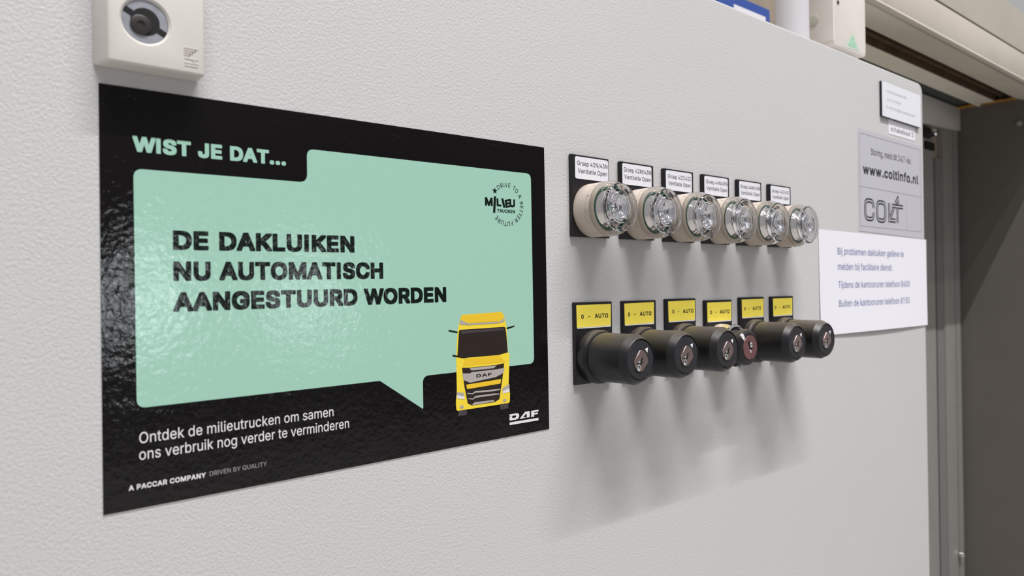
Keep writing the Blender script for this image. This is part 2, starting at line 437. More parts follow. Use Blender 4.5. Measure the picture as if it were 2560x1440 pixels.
        'V': (484, ['205 -3 277 -3 281 0 465 511 397 512 392 509 265 141 241 63 195 205 87 509 81 512 17 512 13 509 200 1']),
        'Y': (476, ['204 -3 269 -3 271 1 272 209 456 505 457 511 381 512 378 509 277 345 249 296 237 268 195 345 93 511 17 512 13 509 199 209 200 1']),
        'Z': (442, ['41 -3 397 -3 401 -1 402 57 397 60 125 59 123 61 173 129 400 461 400 509 397 512 41 512 37 509 37 453 41 449 315 449 41 49 39 1']),
        'a': (393, ['158 -12 191 -9 219 0 239 11 251 20 271 46 274 40 275 -2 335 -3 340 0 340 248 335 292 325 320 307 346 284 364 263 375 239 382 195 387 163 385 131 377 103 367 77 348 55 324 38 292 40 288 99 271 103 273 122 300 151 319 171 326 195 328 219 326 239 319 254 308 265 292 273 256 263 238 231 230 127 214 99 206 75 195 55 180 42 164 32 140 27 108 32 76 47 41 66 20 91 3 126 -8', '171 48 151 50 131 55 115 64 103 76 97 88 95 104 98 124 105 136 119 148 135 156 175 165 231 173 259 179 271 184 273 136 269 116 259 92 246 76 227 62 201 52']),
        'b': (428, ['229 -11 274 -5 314 13 350 45 372 81 388 133 393 189 388 245 373 293 348 333 314 364 274 381 230 387 198 384 170 376 150 362 136 349 118 324 117 509 114 512 54 512 50 509 50 1 54 -3 114 -1 115 49 118 54 138 27 170 2 198 -8', '198 53 186 55 162 69 142 89 129 113 119 153 116 189 119 225 130 265 142 289 162 309 190 322 222 327 250 322 277 309 300 285 313 261 322 225 325 189 322 153 313 117 300 93 278 69 250 54 222 50']),
        'c': (400, ['206 -11 235 -9 263 -3 307 18 327 35 343 54 357 77 366 101 363 105 303 120 288 89 270 69 243 55 207 49 175 54 147 68 127 90 111 117 102 153 99 185 102 225 111 257 126 285 147 308 175 322 207 327 239 322 267 309 287 287 303 259 359 273 365 277 356 301 343 323 327 342 307 358 283 372 259 380 235 386 207 387 159 381 119 364 79 331 54 293 38 245 31 185 37 133 53 85 79 45 119 12 159 -5']),
        'd': (428, ['194 -11 227 -8 255 2 287 27 307 54 310 49 311 -2 371 -3 375 1 375 505 375 509 371 512 311 512 308 509 307 323 288 349 255 375 227 384 195 387 151 381 111 364 76 333 52 293 36 245 31 189 36 133 53 81 75 45 110 13 151 -5', '179 53 171 55 146 69 127 89 112 117 102 153 99 189 102 225 112 261 127 289 143 305 171 321 207 327 235 322 261 309 281 289 295 265 306 225 309 189 306 153 295 113 282 89 263 69 235 54 207 50']),
        'e': (408, ['210 -11 251 -8 283 1 311 16 337 37 355 61 367 89 367 93 307 108 303 106 294 89 283 76 271 65 255 57 235 51 215 49 179 53 151 65 128 85 112 109 103 141 101 165 371 166 374 169 374 193 371 241 360 281 343 317 323 341 295 364 267 377 235 385 207 387 155 380 113 361 79 331 54 293 37 245 31 185 37 133 53 85 79 45 119 12 159 -4', '103 224 101 229 102 241 111 267 129 293 147 310 171 322 203 327 235 323 263 310 280 293 294 269 305 229 303 224']),
        'f': (258, ['82 -3 142 -3 145 1 145 321 151 324 227 324 231 329 231 377 229 381 147 382 145 385 145 417 148 441 156 457 171 467 195 471 227 465 230 469 246 521 243 524 223 530 187 533 159 530 135 522 114 509 95 489 81 461 78 433 78 385 75 382 7 382 3 378 4 325 75 324 78 321 78 1']),
        'g': (429, ['205 -154 251 -150 291 -139 323 -121 351 -93 370 -54 375 -6 375 378 371 382 311 381 310 330 307 325 291 347 275 362 255 375 231 384 195 387 151 381 111 364 78 334 52 294 37 250 31 190 36 134 52 90 76 54 111 25 151 7 195 2 227 5 255 14 274 26 288 38 307 64 308 62 308 -6 301 -46 279 -73 251 -88 207 -94 179 -92 155 -85 136 -74 103 -39 99 -39 51 -65 48 -70 63 -94 79 -111 103 -129 135 -143 167 -151', '175 66 143 82 126 98 113 122 102 158 99 194 102 230 112 262 125 286 147 310 171 321 203 327 235 322 263 309 282 290 297 262 306 226 309 194 306 154 295 119 283 98 263 78 235 66 203 62']),
        'h': (414, ['54 -3 114 -3 117 1 117 225 120 257 129 281 144 301 162 314 182 322 210 326 246 319 271 301 287 273 293 233 294 -2 354 -3 358 -3 360 1 360 241 356 285 344 321 322 352 298 370 266 382 226 387 186 382 152 365 120 333 118 327 117 509 114 512 54 512 50 509 50 1']),
        'i': (171, ['54 -3 114 -3 117 1 117 377 114 382 54 382 50 377 50 1', '77 441 98 443 114 452 125 465 129 481 125 501 117 513 102 523 86 527 66 524 54 516 42 501 38 485 41 469 50 455 66 443']),
        'j': (171, ['-9 -146 35 -142 67 -131 89 -114 105 -90 113 -66 117 -30 117 378 115 382 55 382 50 378 50 -30 47 -54 37 -70 23 -80 -13 -86 -13 -142', '71 442 83 440 103 444 115 452 125 466 129 482 124 502 115 515 99 524 83 527 67 524 51 514 41 498 38 482 42 466 51 453']),
        'k': (385, ['54 -3 114 -3 117 1 117 137 154 173 294 -3 370 -3 375 1 206 217 362 377 362 381 282 381 118 216 117 509 114 512 54 512 50 509 50 1']),
        'l': (193, ['138 -5 162 -4 182 1 184 3 172 55 170 57 146 55 130 58 123 63 118 79 117 507 114 512 54 512 50 507 50 87 55 47 74 16 102 0']),
        'm': (614, ['54 -3 114 -3 117 1 117 237 120 265 130 289 143 305 158 316 178 325 198 327 230 322 250 309 266 285 271 257 271 1 274 -3 334 -3 338 1 338 245 341 269 348 289 361 305 374 316 394 324 418 327 446 323 470 311 488 285 493 253 494 -2 558 -3 560 1 560 253 556 297 542 332 523 357 501 373 466 386 438 389 410 386 379 377 354 362 335 345 318 319 311 333 290 362 258 383 218 389 194 387 174 380 150 366 131 349 118 329 115 333 114 381 52 381 50 377 50 1']),
        'n': (414, ['54 -3 114 -3 117 1 117 225 120 257 129 281 144 301 162 314 182 322 210 326 246 319 271 301 287 273 293 233 294 -2 358 -3 360 1 360 237 356 285 342 325 322 352 298 370 266 382 230 387 186 382 150 364 122 334 118 327 115 333 114 381 52 381 50 377 50 1']),
        'o': (419, ['206 -11 255 -5 299 13 335 44 362 85 378 129 384 185 378 245 361 293 335 332 299 363 255 381 207 387 159 381 119 364 79 331 54 293 38 245 31 185 37 133 53 85 79 45 119 12 159 -5', '207 49 171 55 147 68 127 90 110 121 102 153 99 185 102 221 110 253 126 285 147 308 171 321 207 327 243 321 267 308 289 285 304 257 313 225 316 185 313 153 305 121 288 89 267 68 243 55']),
        'p': (428, ['54 -146 114 -146 117 -142 118 53 138 27 152 14 170 2 198 -8 230 -11 274 -5 314 13 347 42 372 82 388 134 393 190 388 246 370 298 347 334 314 364 274 381 230 387 198 384 170 376 150 362 134 347 118 324 115 330 114 380 110 382 54 382 50 379 50 -142', '190 54 166 66 144 86 129 114 119 154 116 190 119 230 128 262 141 286 162 309 190 322 218 327 250 322 281 306 298 288 312 262 322 226 325 190 322 150 313 118 299 90 278 69 250 54 218 50']),
        'r': (263, ['54 -3 114 -3 117 1 117 237 120 261 128 281 142 299 158 311 182 320 206 323 242 319 246 321 246 381 246 385 242 387 214 388 178 382 150 369 128 349 118 332 115 337 114 381 54 382 50 378 50 1']),
        's': (369, ['180 -11 225 -7 261 3 291 21 316 49 328 73 334 105 327 145 308 173 277 196 229 212 145 235 127 245 117 257 112 277 117 297 133 315 157 326 189 330 221 324 241 313 255 297 265 276 269 274 327 289 314 321 301 341 281 360 253 375 225 384 189 387 149 384 113 372 85 356 65 336 48 305 44 273 50 237 69 207 101 184 149 167 233 145 249 136 261 121 265 105 258 81 241 64 217 53 181 48 149 53 125 63 107 81 97 107 93 110 37 97 33 93 43 61 59 37 81 17 113 0 145 -8']),
        't': (231, ['167 -7 191 -6 216 1 203 57 171 53 151 56 139 63 131 77 129 101 129 321 135 324 206 325 207 377 203 382 131 382 129 385 128 473 63 473 62 385 59 382 5 381 3 377 3 328 7 324 59 324 62 321 62 93 70 49 93 17 123 0']),
        'u': (414, ['180 -8 222 -3 258 14 287 44 294 57 295 0 298 -3 354 -3 360 0 360 376 358 382 298 382 293 380 293 156 290 124 281 100 262 76 246 64 226 56 202 53 162 61 138 79 122 108 117 144 116 380 110 382 54 382 50 380 50 140 54 96 65 60 86 30 114 8 146 -4']),
        'v': (393, ['162 -3 226 -3 230 1 374 377 372 381 306 382 302 380 222 157 194 73 167 157 86 381 16 381 14 377']),
    },
    'B': {
        ' ': (228, []),
        '-': (493, ['99 161 359 163 364 173 363 265 359 269 347 271 91 269 87 257 87 173 89 165']),
        '.': (228, ['80 -31 111 -31 135 -26 152 -15 163 1 168 29 165 77 152 97 135 108 107 114 79 114 59 109 39 97 28 81 23 57 23 33 28 1 39 -15 55 -26']),
        '0': (493, ['212 -34 245 -34 297 -26 349 2 383 38 404 86 409 90 417 127 422 134 430 186 432 246 430 318 423 370 417 381 409 418 404 422 383 470 345 509 309 526 301 533 241 543 209 543 153 534 145 527 105 507 70 470 49 423 44 418 36 382 30 370 23 322 21 240 23 186 30 138 36 126 44 90 49 85 69 41 109 -2 117 -4 153 -25', '225 78 209 83 189 95 160 130 150 154 140 198 136 254 140 310 150 354 160 378 189 414 209 426 225 432 245 426 264 414 293 377 303 354 313 310 317 254 313 198 303 154 293 131 263 94 245 83']),
        'A': (520, ['1 -27 97 -27 109 -24 157 115 321 115 325 110 367 -7 369 -21 373 -25 477 -27 488 -23 489 21 483 29 304 517 302 529 297 535 185 536 177 533 175 529 173 517 -4 29 -10 21 -10 -19 -7 -25', '197 227 196 229 211 273 217 281 218 293 233 341 237 347 241 347 260 293 261 281 267 273 283 229 277 226']),
        'C': (550, ['252 -34 321 -31 345 -23 361 -21 371 -14 396 -6 425 13 452 38 473 69 482 94 488 102 490 118 500 142 500 178 493 186 389 186 383 182 381 166 369 142 353 122 329 101 305 87 286 82 265 81 233 87 209 98 170 134 145 174 136 202 130 254 136 306 145 334 173 378 213 413 233 422 265 428 285 427 309 420 329 408 353 387 369 367 381 342 383 326 387 322 485 321 493 322 498 326 500 366 491 390 489 406 482 414 473 440 452 470 425 496 397 514 369 523 361 530 345 531 321 540 257 543 205 538 197 533 165 527 141 513 129 510 94 482 69 454 45 416 42 402 26 370 17 322 13 258 17 186 28 134 42 106 44 94 66 58 97 24 129 -1 157 -12 165 -19 197 -25 205 -29']),
        'D': (542, ['45 -27 229 -27 289 -23 295 -19 333 -12 361 3 373 6 409 31 436 61 458 97 469 131 474 137 484 185 489 249 484 325 481 333 476 369 461 399 458 413 423 465 377 502 345 514 335 521 321 522 289 532 233 536 49 536 36 533 33 517 33 -11 35 -23', '153 84 153 425 217 425 265 419 293 407 333 373 358 333 367 305 372 253 367 205 358 177 333 136 290 101 261 90 245 87 213 84']),
        'E': (459, ['45 -27 385 -27 400 -23 402 69 397 82 152 85 153 202 369 202 379 205 382 221 382 301 377 311 153 313 153 425 393 426 397 429 399 441 399 521 396 533 369 536 49 536 36 533 33 517 33 -11 35 -23']),
        'F': (450, ['45 -27 137 -27 150 -23 153 194 357 194 370 197 373 209 373 289 369 303 357 305 153 305 152 421 153 425 157 425 389 426 394 429 396 437 396 521 393 533 365 536 49 536 36 533 33 517 33 -11 35 -23']),
        'H': (557, ['45 -27 137 -27 150 -23 152 201 153 205 157 205 361 205 365 201 367 -23 373 -26 393 -27 473 -27 482 -23 484 517 481 533 469 536 377 536 369 534 366 529 365 321 365 317 361 316 153 316 152 521 149 533 133 536 49 536 36 533 33 517 33 -11 35 -23']),
        'K': (507, ['45 -27 137 -27 150 -23 152 145 193 190 197 190 349 -25 461 -27 474 -23 475 21 286 285 472 485 475 521 472 533 457 536 341 534 153 331 152 521 149 533 133 536 49 536 36 533 33 517 33 -11 35 -23']),
        'M': (668, ['45 -27 137 -27 145 -25 148 -19 149 264 257 -7 261 -23 265 -26 357 -27 367 -23 370 -7 473 255 477 253 477 245 477 -11 479 -23 485 -26 505 -27 581 -27 593 -23 595 517 592 533 565 536 465 536 452 533 333 217 327 209 321 185 313 179 307 189 302 209 297 215 176 533 149 536 49 536 36 533 33 517 33 -11 35 -23']),
        'N': (563, ['45 -27 141 -27 149 -24 151 -19 153 307 362 -23 369 -27 389 -27 477 -27 488 -23 490 -7 490 517 487 533 477 536 385 536 377 534 373 529 372 213 369 203 160 533 133 536 49 536 36 533 33 517 33 -11 35 -23']),
        'O': (573, ['252 -34 325 -30 353 -20 369 -19 377 -12 405 -1 440 26 465 54 489 93 501 130 505 134 517 186 520 238 517 322 508 354 507 370 492 402 490 414 465 454 440 482 405 510 393 513 369 527 337 533 329 538 281 543 209 539 181 529 165 527 141 513 129 510 94 482 66 450 44 414 42 402 28 374 17 322 13 270 17 186 27 138 42 106 44 94 69 54 94 26 125 2 157 -12 165 -19 197 -25 205 -29', '257 82 233 87 213 95 170 134 145 174 136 202 130 254 136 306 145 334 173 378 213 414 233 422 269 428 297 423 321 413 361 378 387 338 398 306 403 254 398 202 386 170 361 131 321 96 285 83']),
        'P': (485, ['45 -27 137 -27 150 -23 153 159 249 159 309 165 341 180 353 181 390 209 414 241 425 277 430 285 436 333 436 365 431 409 425 417 415 453 389 487 353 513 341 514 309 529 249 536 45 536 37 534 34 529 33 -11 35 -23', '153 269 153 425 229 425 257 422 269 418 296 397 313 373 317 345 313 323 293 294 270 277 261 274 229 269']),
        'R': (489, ['45 -27 137 -27 150 -23 152 169 157 171 227 169 329 -24 341 -27 437 -27 453 -23 454 21 447 29 357 193 392 217 415 249 417 261 431 289 436 361 432 413 418 441 416 453 391 489 357 513 317 525 309 530 249 536 45 536 37 534 34 529 33 -11 35 -23', '153 283 153 425 229 425 261 422 293 404 313 377 318 353 313 327 293 302 281 294 261 285 241 283']),
        'T': (489, ['178 -27 269 -27 282 -23 284 421 285 425 289 425 429 425 441 428 444 437 444 521 443 529 437 535 21 536 9 534 6 529 5 437 9 427 165 425 166 -11 168 -23']),
        'U': (557, ['244 -35 273 -35 333 -29 369 -13 385 -10 425 18 458 57 461 72 477 105 484 161 484 521 483 529 477 535 377 536 369 533 367 529 366 181 362 153 357 141 333 110 305 89 289 83 261 80 229 83 213 89 185 109 161 141 156 153 151 181 149 531 137 536 49 536 37 534 34 529 33 161 41 101 46 97 60 57 89 20 133 -11 145 -12 185 -29']),
        'Y': (512, ['188 -27 281 -27 293 -23 296 193 481 489 482 525 477 534 369 536 357 533 254 365 237 331 115 533 105 536 1 536 -7 534 -10 529 -11 493 -8 485 175 193 176 -15 178 -23']),
        'c': (436, ['192 -35 251 -33 279 -28 327 -5 349 13 366 33 380 57 381 69 390 85 390 117 387 126 331 139 323 143 291 144 279 140 271 116 243 86 215 75 199 75 171 87 144 117 129 145 123 185 129 229 143 258 171 289 187 298 207 302 230 297 243 291 270 261 277 241 283 236 323 236 334 241 383 251 387 255 388 297 381 309 379 321 365 345 348 365 306 393 251 410 191 411 139 404 107 388 95 385 57 353 31 313 28 297 13 261 7 201 7 169 14 113 19 105 31 62 59 21 95 -9 107 -12 139 -28']),
        'f': (294, ['66 -27 155 -27 167 -23 169 297 175 300 247 301 253 305 255 317 253 401 243 406 171 406 169 417 177 437 195 446 215 441 243 441 252 445 254 461 270 505 270 537 267 545 263 547 251 548 239 554 175 557 143 554 127 546 115 545 89 529 71 509 68 497 58 481 54 409 51 406 -9 406 -19 401 -19 305 -9 300 51 300 54 297 54 -15 56 -23']),
        'i': (207, ['38 -27 130 -27 138 -24 140 -19 141 389 139 401 134 405 38 406 30 404 26 397 26 -11 28 -23', '63 417 98 416 122 421 138 431 148 445 153 469 150 517 138 536 122 546 94 551 46 547 30 536 19 521 14 493 14 465 18 447 30 431 44 421']),
        'l': (229, ['124 -29 178 -28 202 -23 206 -19 208 -9 208 19 194 78 186 81 150 81 142 87 141 527 138 533 130 536 34 535 28 531 26 519 26 71 32 27 50 -4 78 -22']),
        'n': (450, ['38 -27 126 -27 139 -23 141 221 145 249 166 281 190 297 210 301 226 297 250 280 266 249 269 229 271 -23 278 -27 298 -27 370 -27 382 -23 384 249 380 301 368 329 366 343 345 373 318 394 290 401 282 407 238 411 210 411 167 405 142 391 137 401 130 406 38 406 28 401 26 -11 28 -23']),
        'o': (455, ['192 -35 223 -35 275 -28 283 -22 323 -8 356 21 383 61 395 101 402 113 408 173 408 205 403 261 387 297 384 313 358 353 323 384 286 397 275 404 223 411 191 411 139 404 107 388 95 386 57 353 31 314 19 270 13 261 7 201 7 169 14 113 19 105 31 62 59 21 95 -9 107 -12 139 -28', '195 76 174 85 144 117 129 145 123 189 129 229 143 258 171 289 187 298 207 302 227 298 243 290 271 261 286 229 292 185 286 145 271 115 243 87 231 80 207 74']),
        't': (267, ['153 -31 211 -29 219 -25 235 -23 240 -15 239 21 235 31 227 77 215 81 167 80 158 85 153 101 153 297 159 300 219 300 229 305 231 397 223 405 155 406 153 409 153 485 151 493 147 497 47 498 40 493 38 489 38 409 35 406 -13 405 -19 401 -21 309 -13 301 35 300 38 297 38 81 47 29 68 -3 103 -23']),
        'w': (607, ['123 -27 212 -27 224 -23 226 -7 268 141 274 153 284 195 293 153 297 145 343 -23 356 -27 440 -27 452 -25 565 349 572 361 572 393 568 404 556 406 472 406 456 403 412 241 408 233 400 195 396 193 388 233 384 241 340 403 328 406 232 405 225 397 225 385 184 241 180 233 172 194 168 192 159 233 155 241 114 385 112 402 100 406 0 404 -4 394 -4 361 3 349 111 -7 112 -21 116 -25']),
    },
    'H': {
        ' ': (251, []),
        '.': (251, ['73 -46 120 -46 144 -42 164 -29 178 -10 183 26 183 66 179 90 166 110 148 122 120 129 64 128 44 123 36 115 28 112 14 94 8 58 8 18 13 -10 27 -30 36 -33 44 -41']),
        'A': (543, ['-6 -42 106 -42 122 -38 126 -30 127 -14 166 97 170 100 310 100 353 -14 355 -34 362 -40 486 -42 498 -39 503 -34 505 10 503 34 494 45 319 522 316 542 310 549 294 551 182 551 170 550 162 544 158 522 -16 42 -25 30 -25 -30 -21 -38', '218 241 223 258 232 270 238 305 244 290 246 270 254 261 260 242']),
        'C': (573, ['245 -49 336 -45 350 -37 374 -35 390 -23 407 -21 426 -5 438 0 466 26 479 47 487 55 494 81 503 91 506 115 514 131 514 187 508 199 490 202 382 202 369 195 366 175 362 171 358 157 340 135 314 112 302 108 294 102 262 96 226 108 183 147 158 187 151 207 146 255 151 299 158 323 182 362 226 401 242 408 262 413 274 412 294 407 302 401 314 397 339 375 358 352 366 331 368 315 374 308 494 306 506 308 513 315 514 375 505 395 504 415 491 435 486 455 465 483 438 509 426 514 406 530 390 532 374 544 346 547 334 554 254 558 198 553 175 543 154 541 133 527 114 523 82 497 54 466 39 435 30 427 27 407 12 383 11 359 2 331 -2 243 3 175 9 159 13 123 22 113 30 81 49 55 53 43 82 11 114 -14 142 -23 152 -33 178 -36 198 -44']),
        'D': (565, ['38 -42 238 -42 298 -38 310 -31 346 -26 354 -18 386 -8 422 17 450 48 454 60 473 86 480 114 489 126 494 166 499 178 504 266 499 334 491 358 490 382 480 394 472 426 464 434 437 478 386 518 370 521 346 536 322 538 302 546 250 551 42 551 30 550 22 546 18 526 18 -22 22 -37', '170 99 167 102 167 406 170 410 214 410 258 404 278 396 321 358 346 318 352 298 356 258 352 210 345 190 322 152 278 114 258 106 234 101']),
        'E': (482, ['38 -42 394 -42 406 -41 414 -35 417 -18 417 78 415 90 410 96 394 99 170 99 167 102 167 182 170 187 374 187 386 188 394 194 397 210 397 302 393 322 386 327 374 328 170 328 167 334 167 406 170 410 390 410 406 412 413 422 414 454 414 534 412 542 406 549 386 551 46 551 30 550 22 546 18 526 18 -22 22 -37']),
        'G': (583, ['247 -49 294 -49 330 -42 354 -41 362 -38 366 -33 390 -24 411 -21 455 11 490 55 493 75 513 115 520 179 520 279 517 291 506 297 266 298 246 294 241 275 241 179 244 163 258 157 356 155 338 130 303 103 294 100 270 96 242 101 226 108 183 147 158 187 151 207 146 255 151 299 158 323 182 363 224 399 240 407 262 413 274 412 294 406 314 395 356 351 359 339 366 331 368 315 374 309 496 307 506 309 514 315 516 375 508 391 506 415 492 435 488 451 466 483 439 507 418 519 410 527 383 535 374 544 346 547 330 555 250 558 194 553 182 546 150 541 130 527 114 523 79 495 51 463 38 436 29 427 26 407 12 383 11 359 1 331 -2 243 2 175 9 159 13 123 21 115 26 103 29 83 49 55 52 43 81 11 112 -13 142 -24 150 -32 182 -37 198 -44']),
        'H': (580, ['38 -42 150 -42 158 -40 165 -34 167 -18 167 186 170 190 346 190 350 186 350 -18 354 -37 362 -41 378 -42 478 -42 494 -38 499 -26 499 2 499 526 494 547 478 551 378 551 362 550 354 546 350 526 350 334 346 331 170 331 167 334 167 530 163 546 146 551 50 551 30 550 22 546 18 526 18 -22 22 -37']),
        'I': (264, ['46 -42 158 -42 170 -38 174 -30 175 526 173 542 162 550 42 551 30 546 27 538 26 -22 30 -37']),
        'J': (459, ['163 -49 211 -49 227 -43 280 -37 288 -29 331 -5 357 27 363 55 372 67 378 127 378 527 376 543 367 550 251 551 239 549 232 543 230 523 230 151 223 127 211 109 195 99 183 96 157 111 141 143 140 199 138 207 131 213 11 215 -1 213 -7 207 -9 119 -3 71 8 51 13 27 38 -5 82 -29 90 -37 143 -43']),
        'K': (530, ['38 -42 146 -42 162 -38 167 -22 167 134 194 163 335 -38 350 -42 458 -42 478 -41 486 -38 491 -22 489 34 309 282 487 474 490 530 486 546 466 551 330 549 170 376 167 382 167 530 163 546 146 551 50 551 30 550 22 546 18 526 18 -22 22 -37']),
        'L': (456, ['38 -42 382 -42 398 -38 402 -30 403 82 401 90 394 97 170 99 167 102 167 530 163 546 154 550 34 551 22 546 19 538 18 -22 22 -37']),
        'M': (691, ['38 -42 146 -42 158 -38 162 -34 166 179 243 -14 245 -30 250 -39 266 -42 358 -42 379 -38 383 -30 385 -14 458 173 462 166 462 -18 466 -37 474 -41 490 -42 590 -42 605 -38 609 -30 610 -10 610 526 606 546 594 551 566 551 454 551 438 546 433 522 320 230 314 225 309 230 195 522 190 546 178 551 150 551 38 551 22 546 18 526 18 -22 22 -37']),
        'N': (586, ['38 -42 150 -42 158 -40 165 -34 167 -18 167 242 170 248 345 -26 350 -38 366 -42 482 -42 494 -41 502 -35 505 -14 505 526 503 542 498 548 482 551 378 551 366 549 359 542 357 266 354 257 178 534 174 546 158 551 50 551 30 550 22 546 18 526 18 -22 22 -37']),
        'O': (596, ['245 -49 290 -49 334 -45 358 -35 378 -34 402 -18 418 -15 452 11 481 43 494 71 503 79 511 111 521 127 523 151 531 175 535 243 532 331 522 359 521 383 507 407 504 427 495 435 479 467 453 495 419 523 393 531 382 541 350 546 338 553 278 558 198 553 175 543 154 541 133 527 114 523 82 497 54 466 39 435 30 427 27 407 12 383 11 359 2 331 -2 243 3 175 9 159 13 123 22 113 30 81 49 55 53 43 82 11 114 -14 142 -23 152 -33 178 -36 198 -44', '258 98 226 108 183 147 157 187 151 207 146 255 151 299 158 323 182 361 226 401 266 413 306 402 351 363 375 323 383 299 388 255 383 207 376 187 351 147 306 107 270 96']),
        'R': (512, ['38 -42 150 -42 158 -40 165 -34 167 -18 167 150 170 156 216 154 318 -39 334 -42 450 -42 462 -40 468 -34 470 14 468 34 458 44 381 186 382 190 404 202 428 234 437 266 446 278 451 338 446 424 433 446 430 466 405 502 366 529 346 532 318 545 258 551 38 551 26 549 20 542 18 -22 22 -37', '170 297 167 302 167 406 170 410 230 410 258 406 282 389 298 366 300 350 298 339 279 314 258 301 230 297']),
        'S': (510, ['202 -51 248 -51 304 -46 336 -31 356 -29 368 -19 398 -3 425 29 429 45 444 69 450 121 447 197 444 206 437 213 434 233 417 257 394 277 382 281 368 292 356 294 344 304 324 306 304 313 296 319 272 322 252 328 244 333 212 340 204 347 188 352 162 377 190 405 200 408 208 414 228 416 261 405 292 372 297 345 304 338 420 336 432 337 439 341 443 353 442 405 436 421 434 449 424 459 415 485 388 514 359 529 351 537 316 544 304 552 252 558 204 558 152 552 128 541 104 538 95 529 64 513 37 485 32 465 17 441 16 417 10 397 11 345 16 329 20 293 48 252 96 220 112 218 140 208 152 199 172 197 204 188 212 182 232 180 252 173 262 165 275 161 299 137 264 103 252 100 244 94 208 94 184 102 155 129 146 149 144 169 136 177 16 179 0 173 -4 161 -3 109 4 89 5 65 15 53 28 21 54 -7 87 -23 94 -31 116 -33 144 -45']),
        'T': (512, ['171 -42 282 -42 290 -40 297 -34 299 -14 299 406 302 410 438 410 454 414 459 430 459 530 457 542 450 549 14 551 -2 549 -8 542 -10 431 -5 414 10 410 150 410 151 -22 156 -38']),
        'U': (580, ['237 -50 282 -50 342 -43 374 -28 394 -26 441 6 473 46 476 66 492 94 499 150 499 530 497 542 490 549 370 551 358 548 353 542 351 186 346 158 319 122 290 101 258 95 230 100 198 122 170 162 166 186 164 542 154 550 122 551 34 551 26 549 20 542 18 154 26 90 34 82 43 62 46 45 76 6 118 -24 159 -34 174 -43']),
        'W': (749, ['133 -42 250 -42 267 -38 342 246 418 -38 434 -42 530 -42 558 -41 567 -38 703 466 711 478 712 530 708 546 698 550 670 551 582 551 565 546 562 538 561 518 494 258 490 260 422 518 418 546 410 550 398 551 286 551 270 548 265 538 264 518 194 253 124 518 123 538 120 546 110 550 82 551 -6 551 -22 546 -26 530 -25 478 -17 466 113 -10 114 -30 118 -38']),
    },
}

_cap = {}


def inside(p, poly):
    r = False
    for i in range(len(poly)):
        a, b = poly[i - 1], poly[i]
        if (a[1] > p[1]) != (b[1] > p[1]) and p[0] < (b[0] - a[0]) * (p[1] - a[1]) / (b[1] - a[1]) + a[0]:
            r = not r
    return r


def raw_text(s, off=0.0, spacing=1.0):
    x = 0.0
    v, f = [], []
    G = GLYPHS['H' if off >= 0.036 else 'B' if off >= 0.015 else 'R']
    for ch in s:
        adv, cont = G[ch]
        outer, holes = [], []
        for c in cont:
            q = [float(t) / 1000 for t in c.split()]
            pts = [(q[2 * i] + x, q[2 * i + 1]) for i in range(len(q) // 2)]
            ar = sum(pts[i - 1][0] * pts[i][1] - pts[i][0] * pts[i - 1][1] for i in range(len(pts)))
            (outer if ar > 0 else holes).append(pts)
        for out in outer:
            loops = [out] + [h for h in holes if inside(h[0], out)]
            flatp = [p for lp in loops for p in lp]
            tris = tessellate_polygon([[Vector((p[0], p[1], 0)) for p in lp] for lp in loops])
            n = len(v)
            v += [(p[0], p[1], 0.0) for p in flatp]
            f += [[n + i for i in t] for t in tris]
        x += adv / 1000 * spacing
    return v, f


def cap(off):
    if off not in _cap:
        v, f = raw_text('H', off)
        _cap[off] = (min(p[1] for p in v), max(p[1] for p in v))
    return _cap[off]


def text(s, x0, x1, zb, h, y, m, parent, off=0.0, spacing=1.0, fn=None, name='lettering', slope=0.0, z1=None):
    """flat lettering between x0 and x1 standing on zb, capitals h high"""
    v, f = raw_text(s, off, spacing)
    a, b = min(p[0] for p in v), max(p[0] for p in v)
    c0, c1 = cap(off)
    sx = (x1 - x0) / (b - a)
    sz = h / (c1 - c0)
    if z1 is None:
        z1 = zb
    mb = MB()
    for px, py, dy in v:
        X = x0 + (px - a) * sx
        Z = zb + (z1 - zb) * (X - x0) / (x1 - x0) + (py - c0) * sz
        if fn:
            X, Z = fn(X, Z)
        mb.v.append((X, y + dy, Z))
    mb.f = f
    me = bpy.data.meshes.new(name)
    me.from_pydata([(q[0] / 1000, q[1] / 1000, q[2] / 1000) for q in mb.v], [], mb.f)
    face_front(me)
    return obj(name, me, m, parent)


def flat(name, poly, y, m, parent, fn=None):
    if fn:
        poly = [fn(*p) for p in poly]
    mb = MB().prism(poly, y, 0, flat=True)
    me = bpy.data.meshes.new(name)
    me.from_pydata([(q[0] / 1000, q[1] / 1000, q[2] / 1000) for q in mb.v], [], mb.f)
    face_front(me)
    return obj(name, me, m, parent)


# ------------------------------------------------------------------ the setting
struct('floor', MB().box(-5000, 12000, -8000, 400, -ZO - 60, -ZO), M['floor'])
struct('wall_back', MB().box(-3000, 1300, 176, 290, -ZO, 292), M['wall_back'])
struct('wall_right', MB().box(1300, 1420, -160, 290, -ZO, 287), M['wall_dark'])
wf = struct('wall_front', MB().box(-5000, 1620, -7700, -7600, -ZO, 2600).box(1620, 2200, -7700, -7600, -ZO, -480).box(1620, 2200, -7700, -7600, 230, 2600)
            .box(2200, 3430, -7700, -7600, -ZO, 2600).box(3430, 3860, -7700, -7600, -ZO, -480).box(3430, 3860, -7700, -7600, 230, 2600)
            .box(3860, 12000, -7700, -7600, -ZO, 2600), M['hall'])
M['daylight'] = bpy.data.materials.new('daylight_pane')
M['daylight'].use_nodes = True
_b = M['daylight'].node_tree.nodes['Principled BSDF']
_b.inputs['Emission Color'].default_value = (0.9, 0.97, 1, 1)
_b.inputs['Emission Strength'].default_value = 13.0
